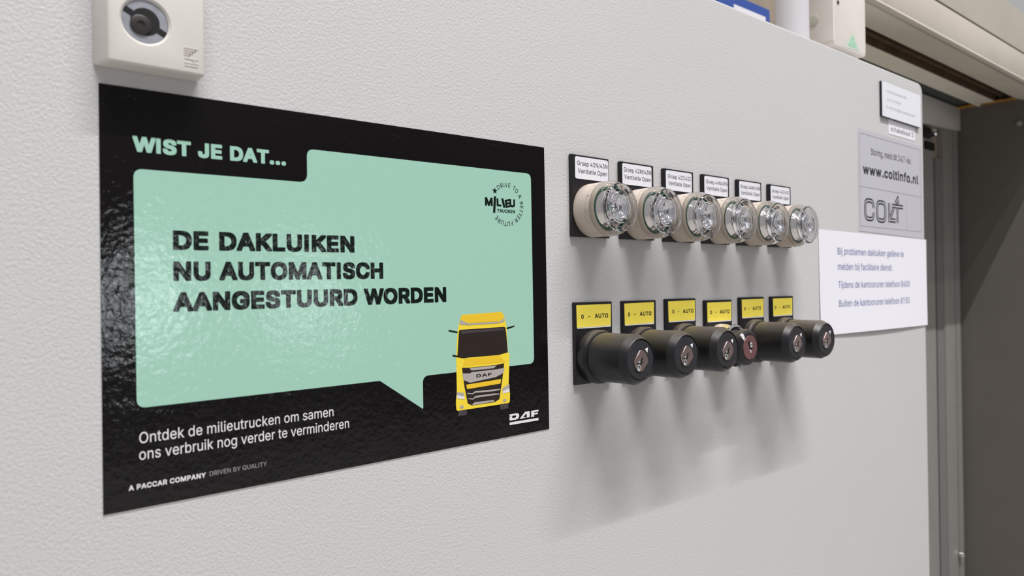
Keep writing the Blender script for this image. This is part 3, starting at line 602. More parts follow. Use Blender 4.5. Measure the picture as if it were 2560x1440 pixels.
for i, (x0, x1, z0, z1) in enumerate(((1620, 2200, -480, 230), (3430, 3860, -480, 230))):
    wn = struct('window_%d' % (i + 1), MB().box(x0, x0 + 40, -7700, -7590, z0, z1).box(x1 - 40, x1, -7700, -7590, z0, z1)
                .box(x0 + 40, x1 - 40, -7700, -7590, z0, z0 + 40).box(x0 + 40, x1 - 40, -7700, -7590, z1 - 40, z1), M['frame'])
    struct('pane', MB().box(x0 + 40, x1 - 40, -7660, -7650, z0 + 40, z1 - 40), M['daylight'], wn)

# ------------------------------------------------------------------ the grey control cabinet
cab = thing('control_cabinet', 'light grey textured control cabinet carrying the poster, lamps and key switches', 'cabinet', (0, 0, -ZO))


def shift(mb, dx=0, dy=0, dz=0):
    mb.v = [(x + dx, y + dy, z + dz) for x, y, z in mb.v]
    return mb


door = MB().prism(rrect(-420, 706.3, -1400, 117.7, 9, 8), 0, 24)
me = shift(door, 0, 0, ZO).mesh('door', bevel=2.2, seg=4)
obj('door', me, M['cabinet'], cab)
obj('housing', shift(MB().box(-414, 700, 26, 174, -1395, 112), 0, 0, ZO), M['cabinet'], cab)
obj('plinth', shift(MB().box(-405, 692, 40, 170, -ZO, -1395), 0, 0, ZO), M['rail_d'], cab)

# ------------------------------------------------------------------ the poster
Q = [(0.49, -0.04), (209.9, 1.33), (210.73, -146.57), (0.29, -148.78)]


def PM(x, z):
    """sheet millimetres -> where that spot of the slightly skewed sheet lies on the door"""
    u, t = x / 210.0, -z / 148.5
    return tuple((1 - t) * ((1 - u) * Q[0][i] + u * Q[1][i]) + t * ((1 - u) * Q[3][i] + u * Q[2][i]) for i in (0, 1))


pos = thing('poster', 'glossy black and green film poster reading WIST JE DAT stuck on the grey cabinet', 'poster', (0, 0, 0))
me = MB().prism([PM(0, 0), PM(210, 0), PM(210, -148.5), PM(0, -148.5)], -0.35, -0.01).mesh('sheet')
obj('sheet', me, M['poster_black'], pos)
obj('sheet_edge', MB().prism([PM(0.1, -148.3), PM(210.2, -148.3), PM(210.2, -149.0), PM(0.1, -149.0)], -0.15, -0.01), M['paper_edge'], pos)
YP = -0.40
bub = rpoly([(10.7, -28.5), (76.4, -28.5), (76.4, -14.7), (200.2, -14.7), (200.1, -113.1), (131.4, -113.1), (131.4, -128.3), (109, -113.1), (10.9, -113.1)],
            [3.2, 3.6, 3.2, 3.2, 3.2, 3.4, 0.8, 0.3, 3.2], 8)
flat('speech_bubble', bub, YP, M['poster_green'], pos, PM)
YT = -0.45
text('WIST JE DAT...', 10.5, 67.3, -22.45, 5.6, YT, M['poster_green'], pos, 0.040, 0.93, PM)
text('DE DAKLUIKEN', 23.7, 97.6, -57.0, 7.1, YT, M['print_dark'], pos, 0.040, 0.93, PM)
text('NU AUTOMATISCH', 23.7, 111.5, -68.3, 7.1, YT, M['print_dark'], pos, 0.040, 0.93, PM)
text('AANGESTUURD WORDEN', 23.5, 145.3, -79.6, 7.1, YT, M['print_dark'], pos, 0.040, 0.93, PM)
text('Ontdek de milieutrucken om samen', 11.6, 86.6, -125.65, 3.9, YT, M['print_white'], pos, -0.006, 1.0, PM)
text('ons verbruik nog verder te verminderen', 11.5, 93.7, -131.5, 3.9, YT, M['print_white'], pos, -0.006, 1.0, PM)
text('A PACCAR COMPANY', 8.0, 34.3, -141.7, 1.85, YT, M['print_white'], pos, 0.030, 1.0, PM)
text('DRIVEN BY QUALITY', 35.7, 57.7, -141.5, 1.75, YT, M['print_grey'], pos, -0.012, 1.0, PM)

# round environment emblem
emb = text('M', 169.5, 174.4, -32.85, 4.1, YT, M['print_dark'], pos, 0.040, 1, PM, name='emblem')
text('L', 176.9, 180.0, -32.75, 3.9, YT, M['print_dark'], emb, 0.040, 1, PM)
flat('bar', [(179.9, -28.7), (181.3, -28.6), (182.6, -33.1), (181.2, -33.3)], YT, M['print_dark'], emb, PM)
_e = lambda x, z: PM(*(lambda a, dx, dz: (184.1 + dx * math.cos(a) - dz * math.sin(a), -31 + dx * math.sin(a) + dz * math.cos(a)))(0.2, x - 184.1, z + 31))
text('E', 182.4, 185.7, -33.0, 4.0, YT - 0.01, M['print_dark'], emb, 0.040, 1, _e)
text('U', 185.3, 189.0, -32.7, 4.0, YT, M['print_dark'], emb, 0.040, 1, PM)
flat('bar', [(175.2, -27.9), (176.7, -27.9), (175.9, -36.15), (174.5, -36.15)], YT, M['print_dark'], emb, PM)
text('TRUCKEN', 177.1, 188.9, -35.75, 1.6, YT, M['print_dark'], emb, 0.030, 1.0, PM)
star = []
for i in range(10):
    r = 1.75 if i % 2 == 0 else 0.72
    a = PI / 2 + i * PI / 5
    star.append((175.9 + r * math.cos(a), -25.2 + r * math.sin(a)))
flat('star', star, YT, M['print_dark'], emb, PM)
ring = MB()
word = 'DRIVE TO A BETTER FUTURE'
adv = {' ': 0.62, 'I': 0.42, 'T': 0.95, 'F': 0.92, 'E': 0.95, 'V': 1.05, 'A': 1.05}
tot = sum(adv.get(c, 1.08) for c in word) - 1.0
a0, a1 = math.radians(123), math.radians(-134)
acc = 0
for ch in word:
    wd = adv.get(ch, 1.08)
    if ch != ' ':
        v, f = raw_text(ch, -0.004)
        mid = (min(p[0] for p in v) + max(p[0] for p in v)) / 2
        ang = a0 + (a1 - a0) * (acc + wd / 2 - 0.5) / tot
        n = len(ring.v)
        ca, sa = math.cos(ang - PI / 2), math.sin(ang - PI / 2)
        for px, py, dy in v:
            lx, lz = (px - mid) * 4.0, 8.75 + py * 4.3
            X, Z = PM(183.6 + lx * ca - lz * sa, -31.5 + lx * sa + lz * ca)
            ring.v.append((X, YT + dy, Z))
        ring.f += [[n + i for i in q] for q in f]
    acc += wd
me = bpy.data.meshes.new('lettering')
me.from_pydata([(x / 1000, y / 1000, z / 1000) for x, y, z in ring.v], [], ring.f)
obj('lettering', face_front(me), M['print_dark'], emb)

# maker's wordmark bottom right, drawn as wide block letters
lg = flat('wordmark', [(182.8, -141.4), (202.4, -141.6), (202.4, -142.9), (182.8, -142.75)], YT, M['print_white'], pos, PM)
for poly in ([(182.8, -137.35), (188.0, -137.35), (189.2, -138.1), (189.2, -139.3), (188.4, -140.2), (187.0, -140.5), (182.8, -140.5), (182.8, -138.4), (184.6, -138.4), (184.6, -139.5), (186.7, -139.5), (187.2, -139.0), (187.0, -138.3), (182.8, -138.25)],
             [(189.4, -140.5), (193.2, -137.35), (196.4, -137.35), (196.4, -140.5), (194.3, -140.5), (194.3, -138.5), (193.7, -138.5), (191.7, -140.1), (193.6, -140.1), (193.6, -140.5)],
             [(197.4, -137.4), (202.5, -137.4), (202.5, -138.3), (199.4, -138.3), (199.4, -138.75), (202.0, -138.75), (202.0, -139.6), (199.4, -139.6), (199.4, -140.6), (197.4, -140.6)]):
    flat('letter', poly, YT, M['print_white'], lg, PM)

# plain yellow truck front printed on the poster
Y1, Y2, Y3, Y4 = -0.45, -0.50, -0.55, -0.60
tr = flat('truck_picture', rpoly([(151.6, -93.4), (152.8, -89), (154, -86), (179, -85.5), (181, -88.8), (181.9, -93.4), (182.5, -106.3), (183.6, -106.9), (182.6, -121.8), (183.4, -127), (183.1, -131.6), (150, -131.5), (149.8, -127.3), (150.5, -121.5), (150.4, -106.4), (151.4, -94.3)],
                                 [0.3, 0.3, 0.8, 0.8, 0.3, 0.3, 0.3, 0.3, 0.3, 0.4, 1.2, 1.2, 0.4, 0.3, 0.3, 0.3], 4), Y1, M['t_yellow'], pos, PM)
flat('roof_cap', [(154.05, -86.2), (179.03, -85.7), (180.4, -88.4), (176.2, -90.1), (157.3, -90.1), (153.2, -88.3)], Y2, M['t_amber'], tr, PM)
for n, p in (('visor', [(152.8, -89.2), (153.7, -88.4), (157.4, -90.2), (157.0, -91.0), (153.0, -90.7)]),
             ('visor', [(175.9, -91.0), (180.8, -88.56), (180.6, -90.2), (177.9, -91.0)]),
             ('visor', [(157.0, -90.36), (176.6, -90.28), (176.5, -91.1), (157.0, -91.1)])):
    flat(n, p, Y3, M['t_grey'], tr, PM)
flat('windscreen', rpoly([(152.3, -93.1), (181.0, -93.1), (181.6, -96.5), (182.4, -106.0), (176.5, -106.9), (157.3, -106.7), (155.1, -106.9), (151.1, -106.0)], [1, 1, 0, 0, 0, 0, 0, 0], 4), Y2, M['t_black'], tr, PM)
flat('sun_visor', [(153.6, -93.6), (179.9, -93.5), (179.8, -94.8), (153.5, -95.1)], Y3, M['t_dgrey'], tr, PM)
flat('mirror_arm', [(146.2, -92.7), (151.5, -93.9), (151.4, -94.6), (146.4, -93.5)], Y2, M['print_dark'], tr, PM)
flat('mirror_arm', [(181.8, -93.6), (187.2, -92.7), (187.0, -93.4), (182.0, -94.4)], Y2, M['print_dark'], tr, PM)
flat('mirror_arm', [(148.3, -104.6), (151.1, -105.3), (155.1, -106.9), (148.3, -105.4)], Y3, M['print_dark'], tr, PM)
flat('hood_panel', [(155.6, -107.3), (177.0, -107.2), (180.6, -110.6), (154.2, -110.5)], Y2, M['t_amber'], tr, PM)
flat('grille', [(153.7, -111.3), (158.1, -111.6), (175.1, -111.7), (179.9, -111.3), (178.6, -118.9), (176.4, -128.9), (173.4, -130.0), (159.6, -130.0), (156.8, -128.8), (154.9, -120.0)], Y2, M['t_black'], tr, PM)
flat('grille_bar', [(158.1, -111.8), (175.1, -112.0), (173.1, -113.2), (159.3, -113.1)], Y3, M['t_grey'], tr, PM)
flat('grille_bar', [(153.8, -114.0), (158.4, -114.4), (159.3, -113.9), (174.7, -113.9), (180.1, -113.6), (179.3, -116.1), (174.3, -117.7), (158.3, -118.9), (154.6, -117.3)], Y3, M['t_grey'], tr, PM)
text('DAF', 162.2, 171.7, -116.75, 1.5, Y4, M['t_black'], tr, 0.03, 1.05, PM)
flat('grille_bar', [(156.0, -119.6), (177.7, -119.0), (177.2, -121.2), (156.5, -121.8)], Y3, M['t_amber'], tr, PM)
flat('grille_bar', [(156.6, -123.6), (159.4, -124.2), (161.3, -123.3), (173.2, -123.7), (177.2, -123.8), (177.1, -124.2), (173.5, -124.6), (161.3, -124.1), (159.7, -124.6), (156.6, -124.1)], Y3, M['t_grey'], tr, PM)
flat('grille_bar', [(157.2, -126.2), (160.0, -126.7), (161.3, -125.6), (173.1, -125.7), (176.4, -126.1), (176.4, -126.5), (173.2, -126.5), (161.4, -126.5), (160, -127.2), (157.3, -126.6)], Y3, M['t_grey'], tr, PM)
flat('grille_bar', [(159.6, -129.2), (161.2, -128.6), (173.1, -128.9), (173.0, -129.7), (159.6, -129.9)], Y3, M['t_grey'], tr, PM)
for p in ([(150.5, -124.0), (154.7, -125.1), (154.8, -126.4), (150.5, -125.6)], [(178.6, -125.2), (183.0, -124.2), (183.0, -125.9), (178.6, -126.4)]):
    flat('headlight', p, Y3, M['print_white'], tr, PM)
for p in ([(150.3, -122.5), (154.5, -123.4), (154.8, -125.1), (150.4, -124.0)], [(178.5, -123.7), (183.0, -121.9), (183.0, -124.2), (178.6, -125.2)]):
    flat('lamp_brow', p, Y3, M['t_grey'], tr, PM)
for cx in (153.2, 179.8):
    flat('fog_lamp', [(cx + 1.2 * math.cos(a * PI / 8), -129.9 + 0.7 * math.sin(a * PI / 8)) for a in range(16)], Y3, M['t_grey'], tr, PM)
for p in ([(151.0, -131.5), (156.2, -131.5), (156.1, -134.2), (151.2, -134.0)], [(176.8, -131.5), (182.1, -131.5), (182.1, -134.1), (176.8, -134.2)]):
    flat('tyre', p, Y1, M['t_dgrey'], tr, PM)

# ------------------------------------------------------------------ pilot lights and key switches
_mesh = {}


def cached(key, fn, m):
    if key not in _mesh:
        me = fn()
        me.materials.append(m)
        _mesh[key] = me
    return _mesh[key]


def put(name, key, fn, m, parent):
    o = bpy.data.objects.new(name, cached(key, fn, m))
    C.objects.link(o)
    o.parent = parent
    return o


PLW, PLH = 29.7, 44.7
T0 = -2.4


def plate_mesh():
    mb = MB().prism(rrect(0, PLW, -PLH, 0, 0.5, 3), T0, -0.01)
    return mb.mesh('legend_plate', bevel=0.35, seg=2)


CX, CZ = 15.2, -30.0


def L(prof, **k):
    return lambda: MB().lathe(prof, CX, CZ, **k).mesh('part', sharp=k.pop('sharp', 32) if False else 32)


def ring_with_ticks():
    mb = MB().lathe([(14.0, -10.9), (14.75, -11.0), (14.8, -13.9), (14.4, -14.6), (13.2, -15.6), (12.8, -15.8), (12.3, -15.8), (12.2, -13.5)], CX, CZ, 72)
    for a in range(0, 360, 30):
        t = math.radians(a + 4)
        n = len(mb.v)
        MBb = MB().box(14.65, 14.95, -13.2, -11.4, -0.16, 0.16)
        for x, y, z in MBb.v:
            mb.v.append((CX + x * math.cos(t) - z * math.sin(t), y, CZ + x * math.sin(t) + z * math.cos(t)))
        mb.f += [[n + i for i in q] for q in MBb.f]
    return mb.mesh('bezel')


def cap_mesh():
    # clear skirt around the reflector, closed solid wall with small notches at its foot
    pr = [(14.25, -14.9), (14.8, -14.3), (14.95, -14.6), (14.95, -15.2), (14.8, -15.5), (14.8, -18.4), (14.5, -19.6), (13.8, -20.6), (12.6, -21.2), (12.0, -21.2), (12.0, -20.6), (12.9, -20.0), (13.7, -19.0), (13.95, -17.8), (13.95, -15.2)]
    mb = MB().lathe(pr, CX, CZ, 80, closed=True)
    return mb.mesh('clear_skirt', sharp=40)


def lens_mesh():
    # clear mushroom disc with moulded rings on its front face
    pr = [(0, -24.9), (0.9, -24.85), (1.6, -24.5), (2.6, -24.5), (3.4, -24.8), (4.8, -24.8), (5.6, -24.4), (6.4, -24.9), (7.4, -24.9), (8.2, -24.5),
          (9.0, -24.45), (11.6, -24.6), (12.4, -24.4), (12.9, -23.9), (13.05, -23.2), (13.0, -22.5), (12.7, -22.0), (12.1, -21.8), (10.2, -21.8), (10.0, -21.6), (8.2, -21.6),
          (7.8, -22.4), (6.0, -22.6), (3.5, -22.2), (0, -22.0)]
    return MB().lathe(pr, CX, CZ, 80).mesh('lens', sharp=28)


def reflector_mesh():
    pr = [(11.9, -15.0), (11.6, -15.6), (8.4, -18.9), (7.2, -21.2), (6.8, -21.3), (5.5, -19.2), (3.2, -17.6), (0, -17.2)]
    return MB().lathe(pr, CX, CZ, 72).mesh('reflector', sharp=30)


lights = [('42N/43N', 4.2, 28.4), ('42M/43M', 2.7, 27.4), ('42Z/43Z', 3.7, 26.9), ('44N/45N', 3.5, 27.4), ('44M/45M', 3.2, 27.5), ('44Z/45Z', 3.7, 26.9)]
lab = [(2.5, 29.0), (1.4, 27.7), (1.7, 27.8), (1.6, 27.9), (1.8, 27.9), (1.9, 27.9)]
where = ['nearest the poster', 'second from the poster', 'third from the poster', 'fourth from the poster', 'fifth from the poster', 'farthest from the poster, by the white note']
for i, (code, ta, tb) in enumerate(lights):
    X0 = 228.1 + 39.6 * i
    t = thing('pilot_light', 'clear pilot light under label Groep %s, %s' % (code, where[i]), 'pilot light', (X0, 0, -0.2 - 0.25 * (i > 1)), 'clear pilot lights in the upper row')
    pl = put('legend_plate', 'plate', plate_mesh, M['plate'], t)
    la, lb = lab[i]
    flat('name_label', rrect(la, lb, -13.1, -1.0, 1.2, 4), T0 - 0.12, M['label_white'], pl)
    text('Groep ' + code, ta, tb, -5.75, 2.45, T0 - 0.17, M['ink'], pl, 0.003)
    text('Ventilatie Open', ta + 0.4, tb - 0.5, -9.95, 2.45, T0 - 0.17, M['ink'], pl, 0.003)
    put('base_ring', 'lbase', L([(12, T0), (14.6, T0), (14.75, T0 - 0.5), (14.75, -10.7), (14.6, -10.95), (12, -10.95)], seg=72), M['beige'], t)
    put('bezel', 'bezel', ring_with_ticks, M['beige'], t)
    put('gasket', 'gasket', L([(12.35, -14.6), (12.3, -15.9), (11.9, -16.3), (11.5, -16.2), (11.3, -15.2), (11.2, -14.4)], seg=72), M['gasket'], t)
    put('reflector', 'refl', reflector_mesh, M['chrome'], t)
    put('bulb', 'bulb', L([(2.4, -15.9), (2.4, -18.2), (2.0, -19.4), (1.1, -20.3), (0, -20.6)], seg=32), M['bright'], t)
    put('clear_skirt', 'skirt', cap_mesh, M['skirt'], t)
    put('lens', 'lens', lens_mesh, M['lens'], t)

KX, KZ = 15.2, -30.1
KY = -34.7
LOCK = [(-1.05, 5.01), (0.3, 5.1), (1.62, 4.69), (2.95, 3.95), (4.05, 2.94), (4.95, 1.2), (5.43, -0.79), (5.18, -2.09), (1.15, -5.84), (-0.86, -6.04), (-2.94, -5.37), (-4.2, -4.2), (-5.19, -2.61), (-5.57, -0.29)]
HOLE = [(1.3, 0.8), (0.7, 0.65), (0.35, 0.25), (0.05, -0.41), (0.3, -1.01), (0.1, -1.7), (-0.6, -2.1), (-1.4, -2.1), (-2.53, -1.8), (-3.3, -2.3)]


def KL(prof, seg=72, sharp=32):
    return lambda: MB().lathe(prof, KX, KZ, seg).mesh('part', sharp=sharp)


def lock_mesh():
    return MB().prism([(KX + x, KZ + z) for x, z in LOCK], KY - 0.55, KY + 0.2).mesh('lock_face', bevel=0.12, seg=1)


def hole_mesh():
    me = MB().ribbon([(KX + x, KZ + z) for x, z in HOLE], 0.95, KY - 0.6).prism([(KX - 3.9, KZ - 4.1), (KX - 2.9, KZ - 5.3), (KX - 3.4, KZ - 5.6), (KX - 4.5, KZ - 4.6)], KY - 0.6, 0, flat=True).mesh('keyway')
    return face_front(me)


def dome(cx, cz, r, y, h):
    pr = [(r, y), (r * 0.86, y - h * 0.45), (r * 0.55, y - h * 0.82), (0, y - h)]
    return lambda: MB().lathe(pr, cx, cz, 24).mesh('stud', sharp=60)


keys = [(0.9, 28.5, 4.6, 26.2), (0.9, 27.7, 4.0, 25.1), (1.6, 28.7, 5.6, 26.9), (1.6, 28.8, 4.8, 26.6), (1.7, 28.9, 4.5, 25.5), (1.8, 28.2, 4.0, 25.1)]
kwhere = ['nearest the poster', 'second from the poster', 'third from the poster', '', 'behind the short chrome-ringed switch', 'farthest from the poster, by the white note']
for i in range(6):
    X0 = 229.1 + 39.6 * i - (0.5 if i in (1, 2) else 0)
    z0 = -80.5 - (1.2 if i == 3 else 0) + (0.4 if i == 2 else 0)
    if i == 3:
        t = thing('key_switch', 'short key switch with chrome ring, waisted black head and reddish metal face', 'key switch', (X0, 0, z0), 'key switches in the lower row')
    else:
        t = thing('key_switch', 'long black barrel key switch with yellow label, %s' % kwhere[i], 'key switch', (X0, 0, z0), 'key switches in the lower row')
    pl = put('legend_plate', 'plate', plate_mesh, M['plate'], t)
    a, b, c, d = keys[i]
    sl = 0.25 if i in (1, 2) else 0
    flat('label_backing', rrect(a + 0.2, b - 0.1, -14.3, -3.0, 0.9, 4), T0 - 0.10, M['paper_edge'], pl)
    flat('yellow_label', [(a, -1.5), (b, -1.4 + sl), (b - (0.4 if i else 0.2), -13.4), (a + 0.2, -13.7)], T0 - 0.14, M['label_yellow'], pl)
    k = (d - c)
    text('0', c, c + k * 0.088, -9.0, 2.3, T0 - 0.19, M['ink_brown'], pl, 0.030)
    text('-', c + k * 0.262, c + k * 0.313, -8.95, 2.4, T0 - 0.19, M['ink_brown'], pl, 0.030)
    text('AUTO', c + k * 0.495, d, -9.0, 2.4, T0 - 0.19, M['ink_brown'], pl, 0.032, 1.05)
    if i != 3:
        put('collar', 'collar', KL([(12, T0), (14.5, T0), (14.75, T0 - 0.5), (14.75, -6.8), (14.4, -7.3), (14.1, -8.6), (13.2, -9.1), (12, -9.1)]), M['key_black'], t)
        put('barrel', 'barrel', KL([(12.5, -9.0), (13.25, -9.2), (13.35, -9.8), (13.25, -31.0), (11.4, -34.6), (11.1, -34.9), (10.75, -34.9), (10.6, -34.3), (10.6, -33)], 72, 14), M['key_black'], t)
        fc = put('face', 'face', KL([(10.35, -33), (10.35, KY + 0.15), (10.2, KY), (0, KY)]), M['face_black'], t)
        put('lock_face', 'lock', lock_mesh, M['lock_metal'], fc)
        put('keyway', 'khole', hole_mesh, M['hole'], fc)
        put('stud', 'stud', dome(KX - 1.95, KZ - 3.9, 1.8, KY - 0.5, 0.5), M['bright'], fc)
        put('stud', 'stud2', dome(KX - 1.6, KZ - 1.1, 0.65, KY - 0.5, 0.3), M['bright'], fc)
        me = cached('tri', lambda: face_front(MB().prism([(KX + 3.54, KZ + 5.44), (KX + 5.93, KZ + 6.1), (KX + 5.53, KZ + 3.43)], KY - 0.04, 0, flat=True).mesh('pointer_mark')), M['mark_white'])
        o = bpy.data.objects.new('pointer_mark', me)
        C.objects.link(o)
        o.parent = fc
    else:
        put('base_ring', 's1', KL([(12, T0), (14.3, T0), (14.5, T0 - 0.5), (14.3, -6.5), (13.9, -7.0), (12, -7.0)]), M['beige'], t)
        put('collar', 's2', KL([(12, -6.9), (13.6, -7.0), (13.4, -12.6), (12, -12.8)]), M['beige_yellow'], t)
        put('chrome_ring', 's3', KL([(12.5, -12.5), (13.9, -12.7), (14.3, -13.4), (14.0, -14.4), (13.0, -14.9), (11.8, -14.6), (11.4, -13.6)]), M['bright'], t)
        put('waist', 's4', KL([(11.6, -13.5), (10.6, -14.6), (9.2, -15.4), (8.8, -18.5), (9.6, -19.2)]), M['key_black'], t)
        hd = put('head', 's5', KL([(7, -18.6), (10.6, -18.6), (11.5, -19.4), (11.6, -21.5), (11.1, -23.2), (9.4, -24.4), (8.3, -24.7), (7.9, -24.5), (7.9, -23)]), M['key_black'], t)
        put('metal_face', 's6', KL([(7.7, -23), (7.7, -24.75), (7.45, -24.95), (0, -24.95)]), M['red_metal'], hd)
        put('keyway', 's7', lambda: face_front(MB().ribbon([(KX - 2.3, KZ + 4.0), (KX - 1.3, KZ + 2.0), (KX - 0.3, KZ - 0.4), (KX + 1.8, KZ - 1.0)], 1.7, -25.05).mesh('keyway')), M['hole'], hd)
        put('stud', 's8', dome(KX + 1.2, KZ + 1.5, 1.7, -24.9, 0.7), M['bright'], hd)
        put('stud', 's9', dome(KX + 0.5, KZ - 2.4, 1.0, -24.9, 0.5), M['bright'], hd)
        put('pointer_mark', 's10', lambda: MB().prism(rpoly([(KX - 9.4, KZ + 7.8), (KX - 7.7, KZ + 9.3), (KX - 4.8, KZ + 5.6), (KX - 6.5, KZ + 4.2)], 0.5, 3), -24.6, -23.4).mesh('pointer_mark'), M['mark_white'], hd)

# ------------------------------------------------------------------ cream lock box top left
t = thing('lock_box', 'cream square plastic lock box with round metal key socket above the poster', 'lock box', (0, 0, 5.6))
H = 46.5
mb = MB()
n = 0
# draft-angled shell with a round opening in its front
FX0, FX1, FZ0, FZ1, FY = 1.4, 32.9, 0.0, H, -10.5
mb.v += [(-1.4, -0.02, 0.2), (34.0, -0.02, 0.2), (34.0, -0.02, H + 0.5), (-1.4, -0.02, H + 0.5), (FX0, FY, FZ0), (FX1, FY, FZ0), (FX1, FY, FZ1), (FX0, FY, FZ1)]
mb.f += [[0, 1, 5, 4], [1, 2, 6, 5], [2, 3, 7, 6], [3, 0, 4, 7], [0, 3, 2, 1]]
hx, hz, hr, ns = 13.2, 15.6, 8.35, 48
base = len(mb.v)
for i in range(ns):
    a = 2 * PI * i / ns
    mb.v.append((hx + hr * math.cos(a), FY, hz + hr * math.sin(a)))
for i in range(ns):
    a = 2 * PI * i / ns
    mb.v.append((hx + (hr - 0.8) * math.cos(a), FY + 0.7, hz + (hr - 0.8) * math.sin(a)))
for i in range(ns):
    a = 2 * PI * i / ns
    mb.v.append((hx + (hr - 0.8) * math.cos(a), FY + 5, hz + (hr - 0.8) * math.sin(a)))
for i in range(ns):
    j = (i + 1) % ns
    mb.f.append([base + i, base + j, base + ns + j, base + ns + i])
    mb.f.append([base + ns + i, base + ns + j, base + 2 * ns + j, base + 2 * ns + i])
mb.f.append([base + 2 * ns + i for i in range(ns)][::-1])
# front face: four ngons around the opening
qn = ns // 4
for k, (c0, c1) in enumerate(((6, 7), (7, 4), (4, 5), (5, 6))):
    st = ns // 8 + k * qn
    arc = [base + (st + i) % ns for i in range(qn + 1)]
    mb.f.append([c0] + arc + [c1])
me = mb.mesh('shell', sharp=30)
bm = bmesh.new()
bm.from_mesh(me)
ed = [e for e in bm.edges if len(e.link_faces) == 2 and e.calc_face_angle(0) > 0.6 and all(abs(v.co.x * 1000 - hx) > 9 or abs(v.co.z * 1000 - hz) > 9 for v in e.verts)]
bmesh.ops.bevel(bm, geom=ed, offset=0.0009, segments=3, affect='EDGES', profile=0.5)
bm.to_mesh(me)
bm.free()
me.set_sharp_from_angle(angle=math.radians(40))
obj('shell', me, M['box'], t)
sk = obj('key_socket', MB().lathe([(hr - 0.85, FY + 3), (hr - 0.85, FY + 0.95), (hr - 1.0, FY + 0.8), (0, FY + 0.8)], hx, hz, 48), M['disc'], t)
kh = MB()
body = []
for a in range(-52, 128, 12):
    body.append((hx + 0.1 + 4.7 * math.cos(math.radians(a)), hz + 4.7 * math.sin(math.radians(a))))
ang = math.radians(-27)
cs, sn = math.cos(ang), math.sin(ang)
R2 = lambda x, z: (hx + x * cs - z * sn, hz + x * sn + z * cs)
slot = [R2(*p) for p in [(-7.6, 1.1), (-4.6, 1.1)]] + [R2(4.75 * math.cos(math.radians(a)), 4.75 * math.sin(math.radians(a))) for a in range(165, 14, -12)] + [R2(*p) for p in [(4.7, 1.1), (7.6, 1.1), (7.6, -1.1), (4.7, -1.1)]] + \
    [R2(4.75 * math.cos(math.radians(a)), 4.75 * math.sin(math.radians(a))) for a in range(-15, -166, -12)] + [R2(-4.6, -1.1), R2(-7.6, -1.1)]
me = face_front(MB().prism(slot, FY + 0.72, 0, flat=True).mesh('key_slot'))
obj('key_slot', me, M['hole'], sk)
obj('cylinder', MB().lathe([(3.4, FY + 0.72), (3.4, FY + 0.3), (3.1, FY + 0.15), (1.3, FY + 0.15), (1.2, FY + 0.5), (0, FY + 0.5)], hx - 1.5, hz - 1.4, 32), M['cyl'], sk)
mb = MB()
for k in range(4):
    zz = 9.3 - k * 0.85
    xe = 30.6 - k * 0.95
    mb.box(25.7, xe, FY - 0.22, FY + 0.05, zz - 0.28, zz)
    if k:
        mb.box(xe - 0.3, xe, FY - 0.22, FY + 0.05, zz - 0.28, zz + 0.85 * 0)
mb.box(25.9, 30.6, FY - 0.22, FY + 0.05, 5.2, 5.5).box(25.9, 30.6, FY - 0.22, FY + 0.05, 3.7, 4.0)
mb.prism([(28.4, 4.9), (29.0, 4.9), (30.3, 4.0), (29.7, 4.0)], FY - 0.22, FY + 0.05)
mb.box(25.9, 30.5, FY - 0.22, FY + 0.05, 2.7, 3.15)
obj('raised_emblem', mb, M['box'], t)

# ------------------------------------------------------------------ signs at the right end of the cabinet
t = thing('contact_sign', 'small white engraved sign with black edge at the cabinet top corner', 'sign', (612.4, 0, 74.2))
obj('black_core', MB().box(0, 82.0, -2.0, -0.01, 0, 30.6), M['plate'], t)
fc = obj('white_face', MB().box(0.1, 81.9, -2.45, -2.0, 0.1, 30.5), M['label_white'], t)
for s_, xa, xb, zz in (('Colt International BE', 8.6, 49.5, 21.9), ('Tel. 015 29000', 8.6, 38.2, 14.5), ('E-mail. info@be.coltgroup.com', 7.8, 69.0, 7.8)):
    text(s_, xa, xb, zz, 2.4, -2.5, M['ink_faint'], fc, 0.0)
t = thing('cabinet_name_sticker', 'little white paper sticker reading schakelkast 5 under the engraved sign', 'sticker', (629.2, 0, 61.0))
obj('paper', MB().prism([(0, 0), (56.6, 0.1), (57, 12.2), (28, 12.6), (8, 12.9), (3, 14.2), (0, 12.4)], -0.25, -0.01), M['paper'], t)
text('schakelkast 5', 4.2, 53.2, 2.9, 4.3, -0.3, M['ink'], t.children[0], -0.004)
t = thing('fault_sticker', 'silver grey sticker with web address and maker logo above the white note', 'sticker', (0, 0, 0))
st = obj('foil', MB().prism([(569.3, 58.6), (700.4, 57.4), (703.4, -30.2), (568.9, -27.9)], -0.25, -0.01), M['silver'], t)
mb = MB().ribbon([(572.6, 54.6), (697.2, 53.8), (697.2, -23.8), (571.6, -23.6)], 0.35, -0.3, closed=True).ribbon([(572, 9.7), (697.2, 9.3)], 0.35, -0.3).ribbon([(664, 9.4), (664, -23.7)], 0.2, -0.3)
obj('frame_lines', face_front(mb.mesh('frame_lines')), M['line'], t)
text('Storing, meld dit 24/7 via:', 593, 675.8, 38.4, 5.6, -0.32, M['ink'], st, -0.002)
text('www.coltinfo.nl', 577.8, 692, 20.7, 8.4, -0.32, M['ink'], st, 0.022, 1.02)
c_path = rpoly([(596.6, -7.3), (596.6, -1.3), (581.0, -1.3), (581.0, -16.9), (596.6, -16.9), (596.6, -11.0)], [0, 5.5, 5.5, 5.5, 5.5, 0], 6)
o_path = rpoly([(603.6, -1.4), (619.6, -1.4), (619.6, -17.2), (603.6, -17.2)], 5.5, 6)


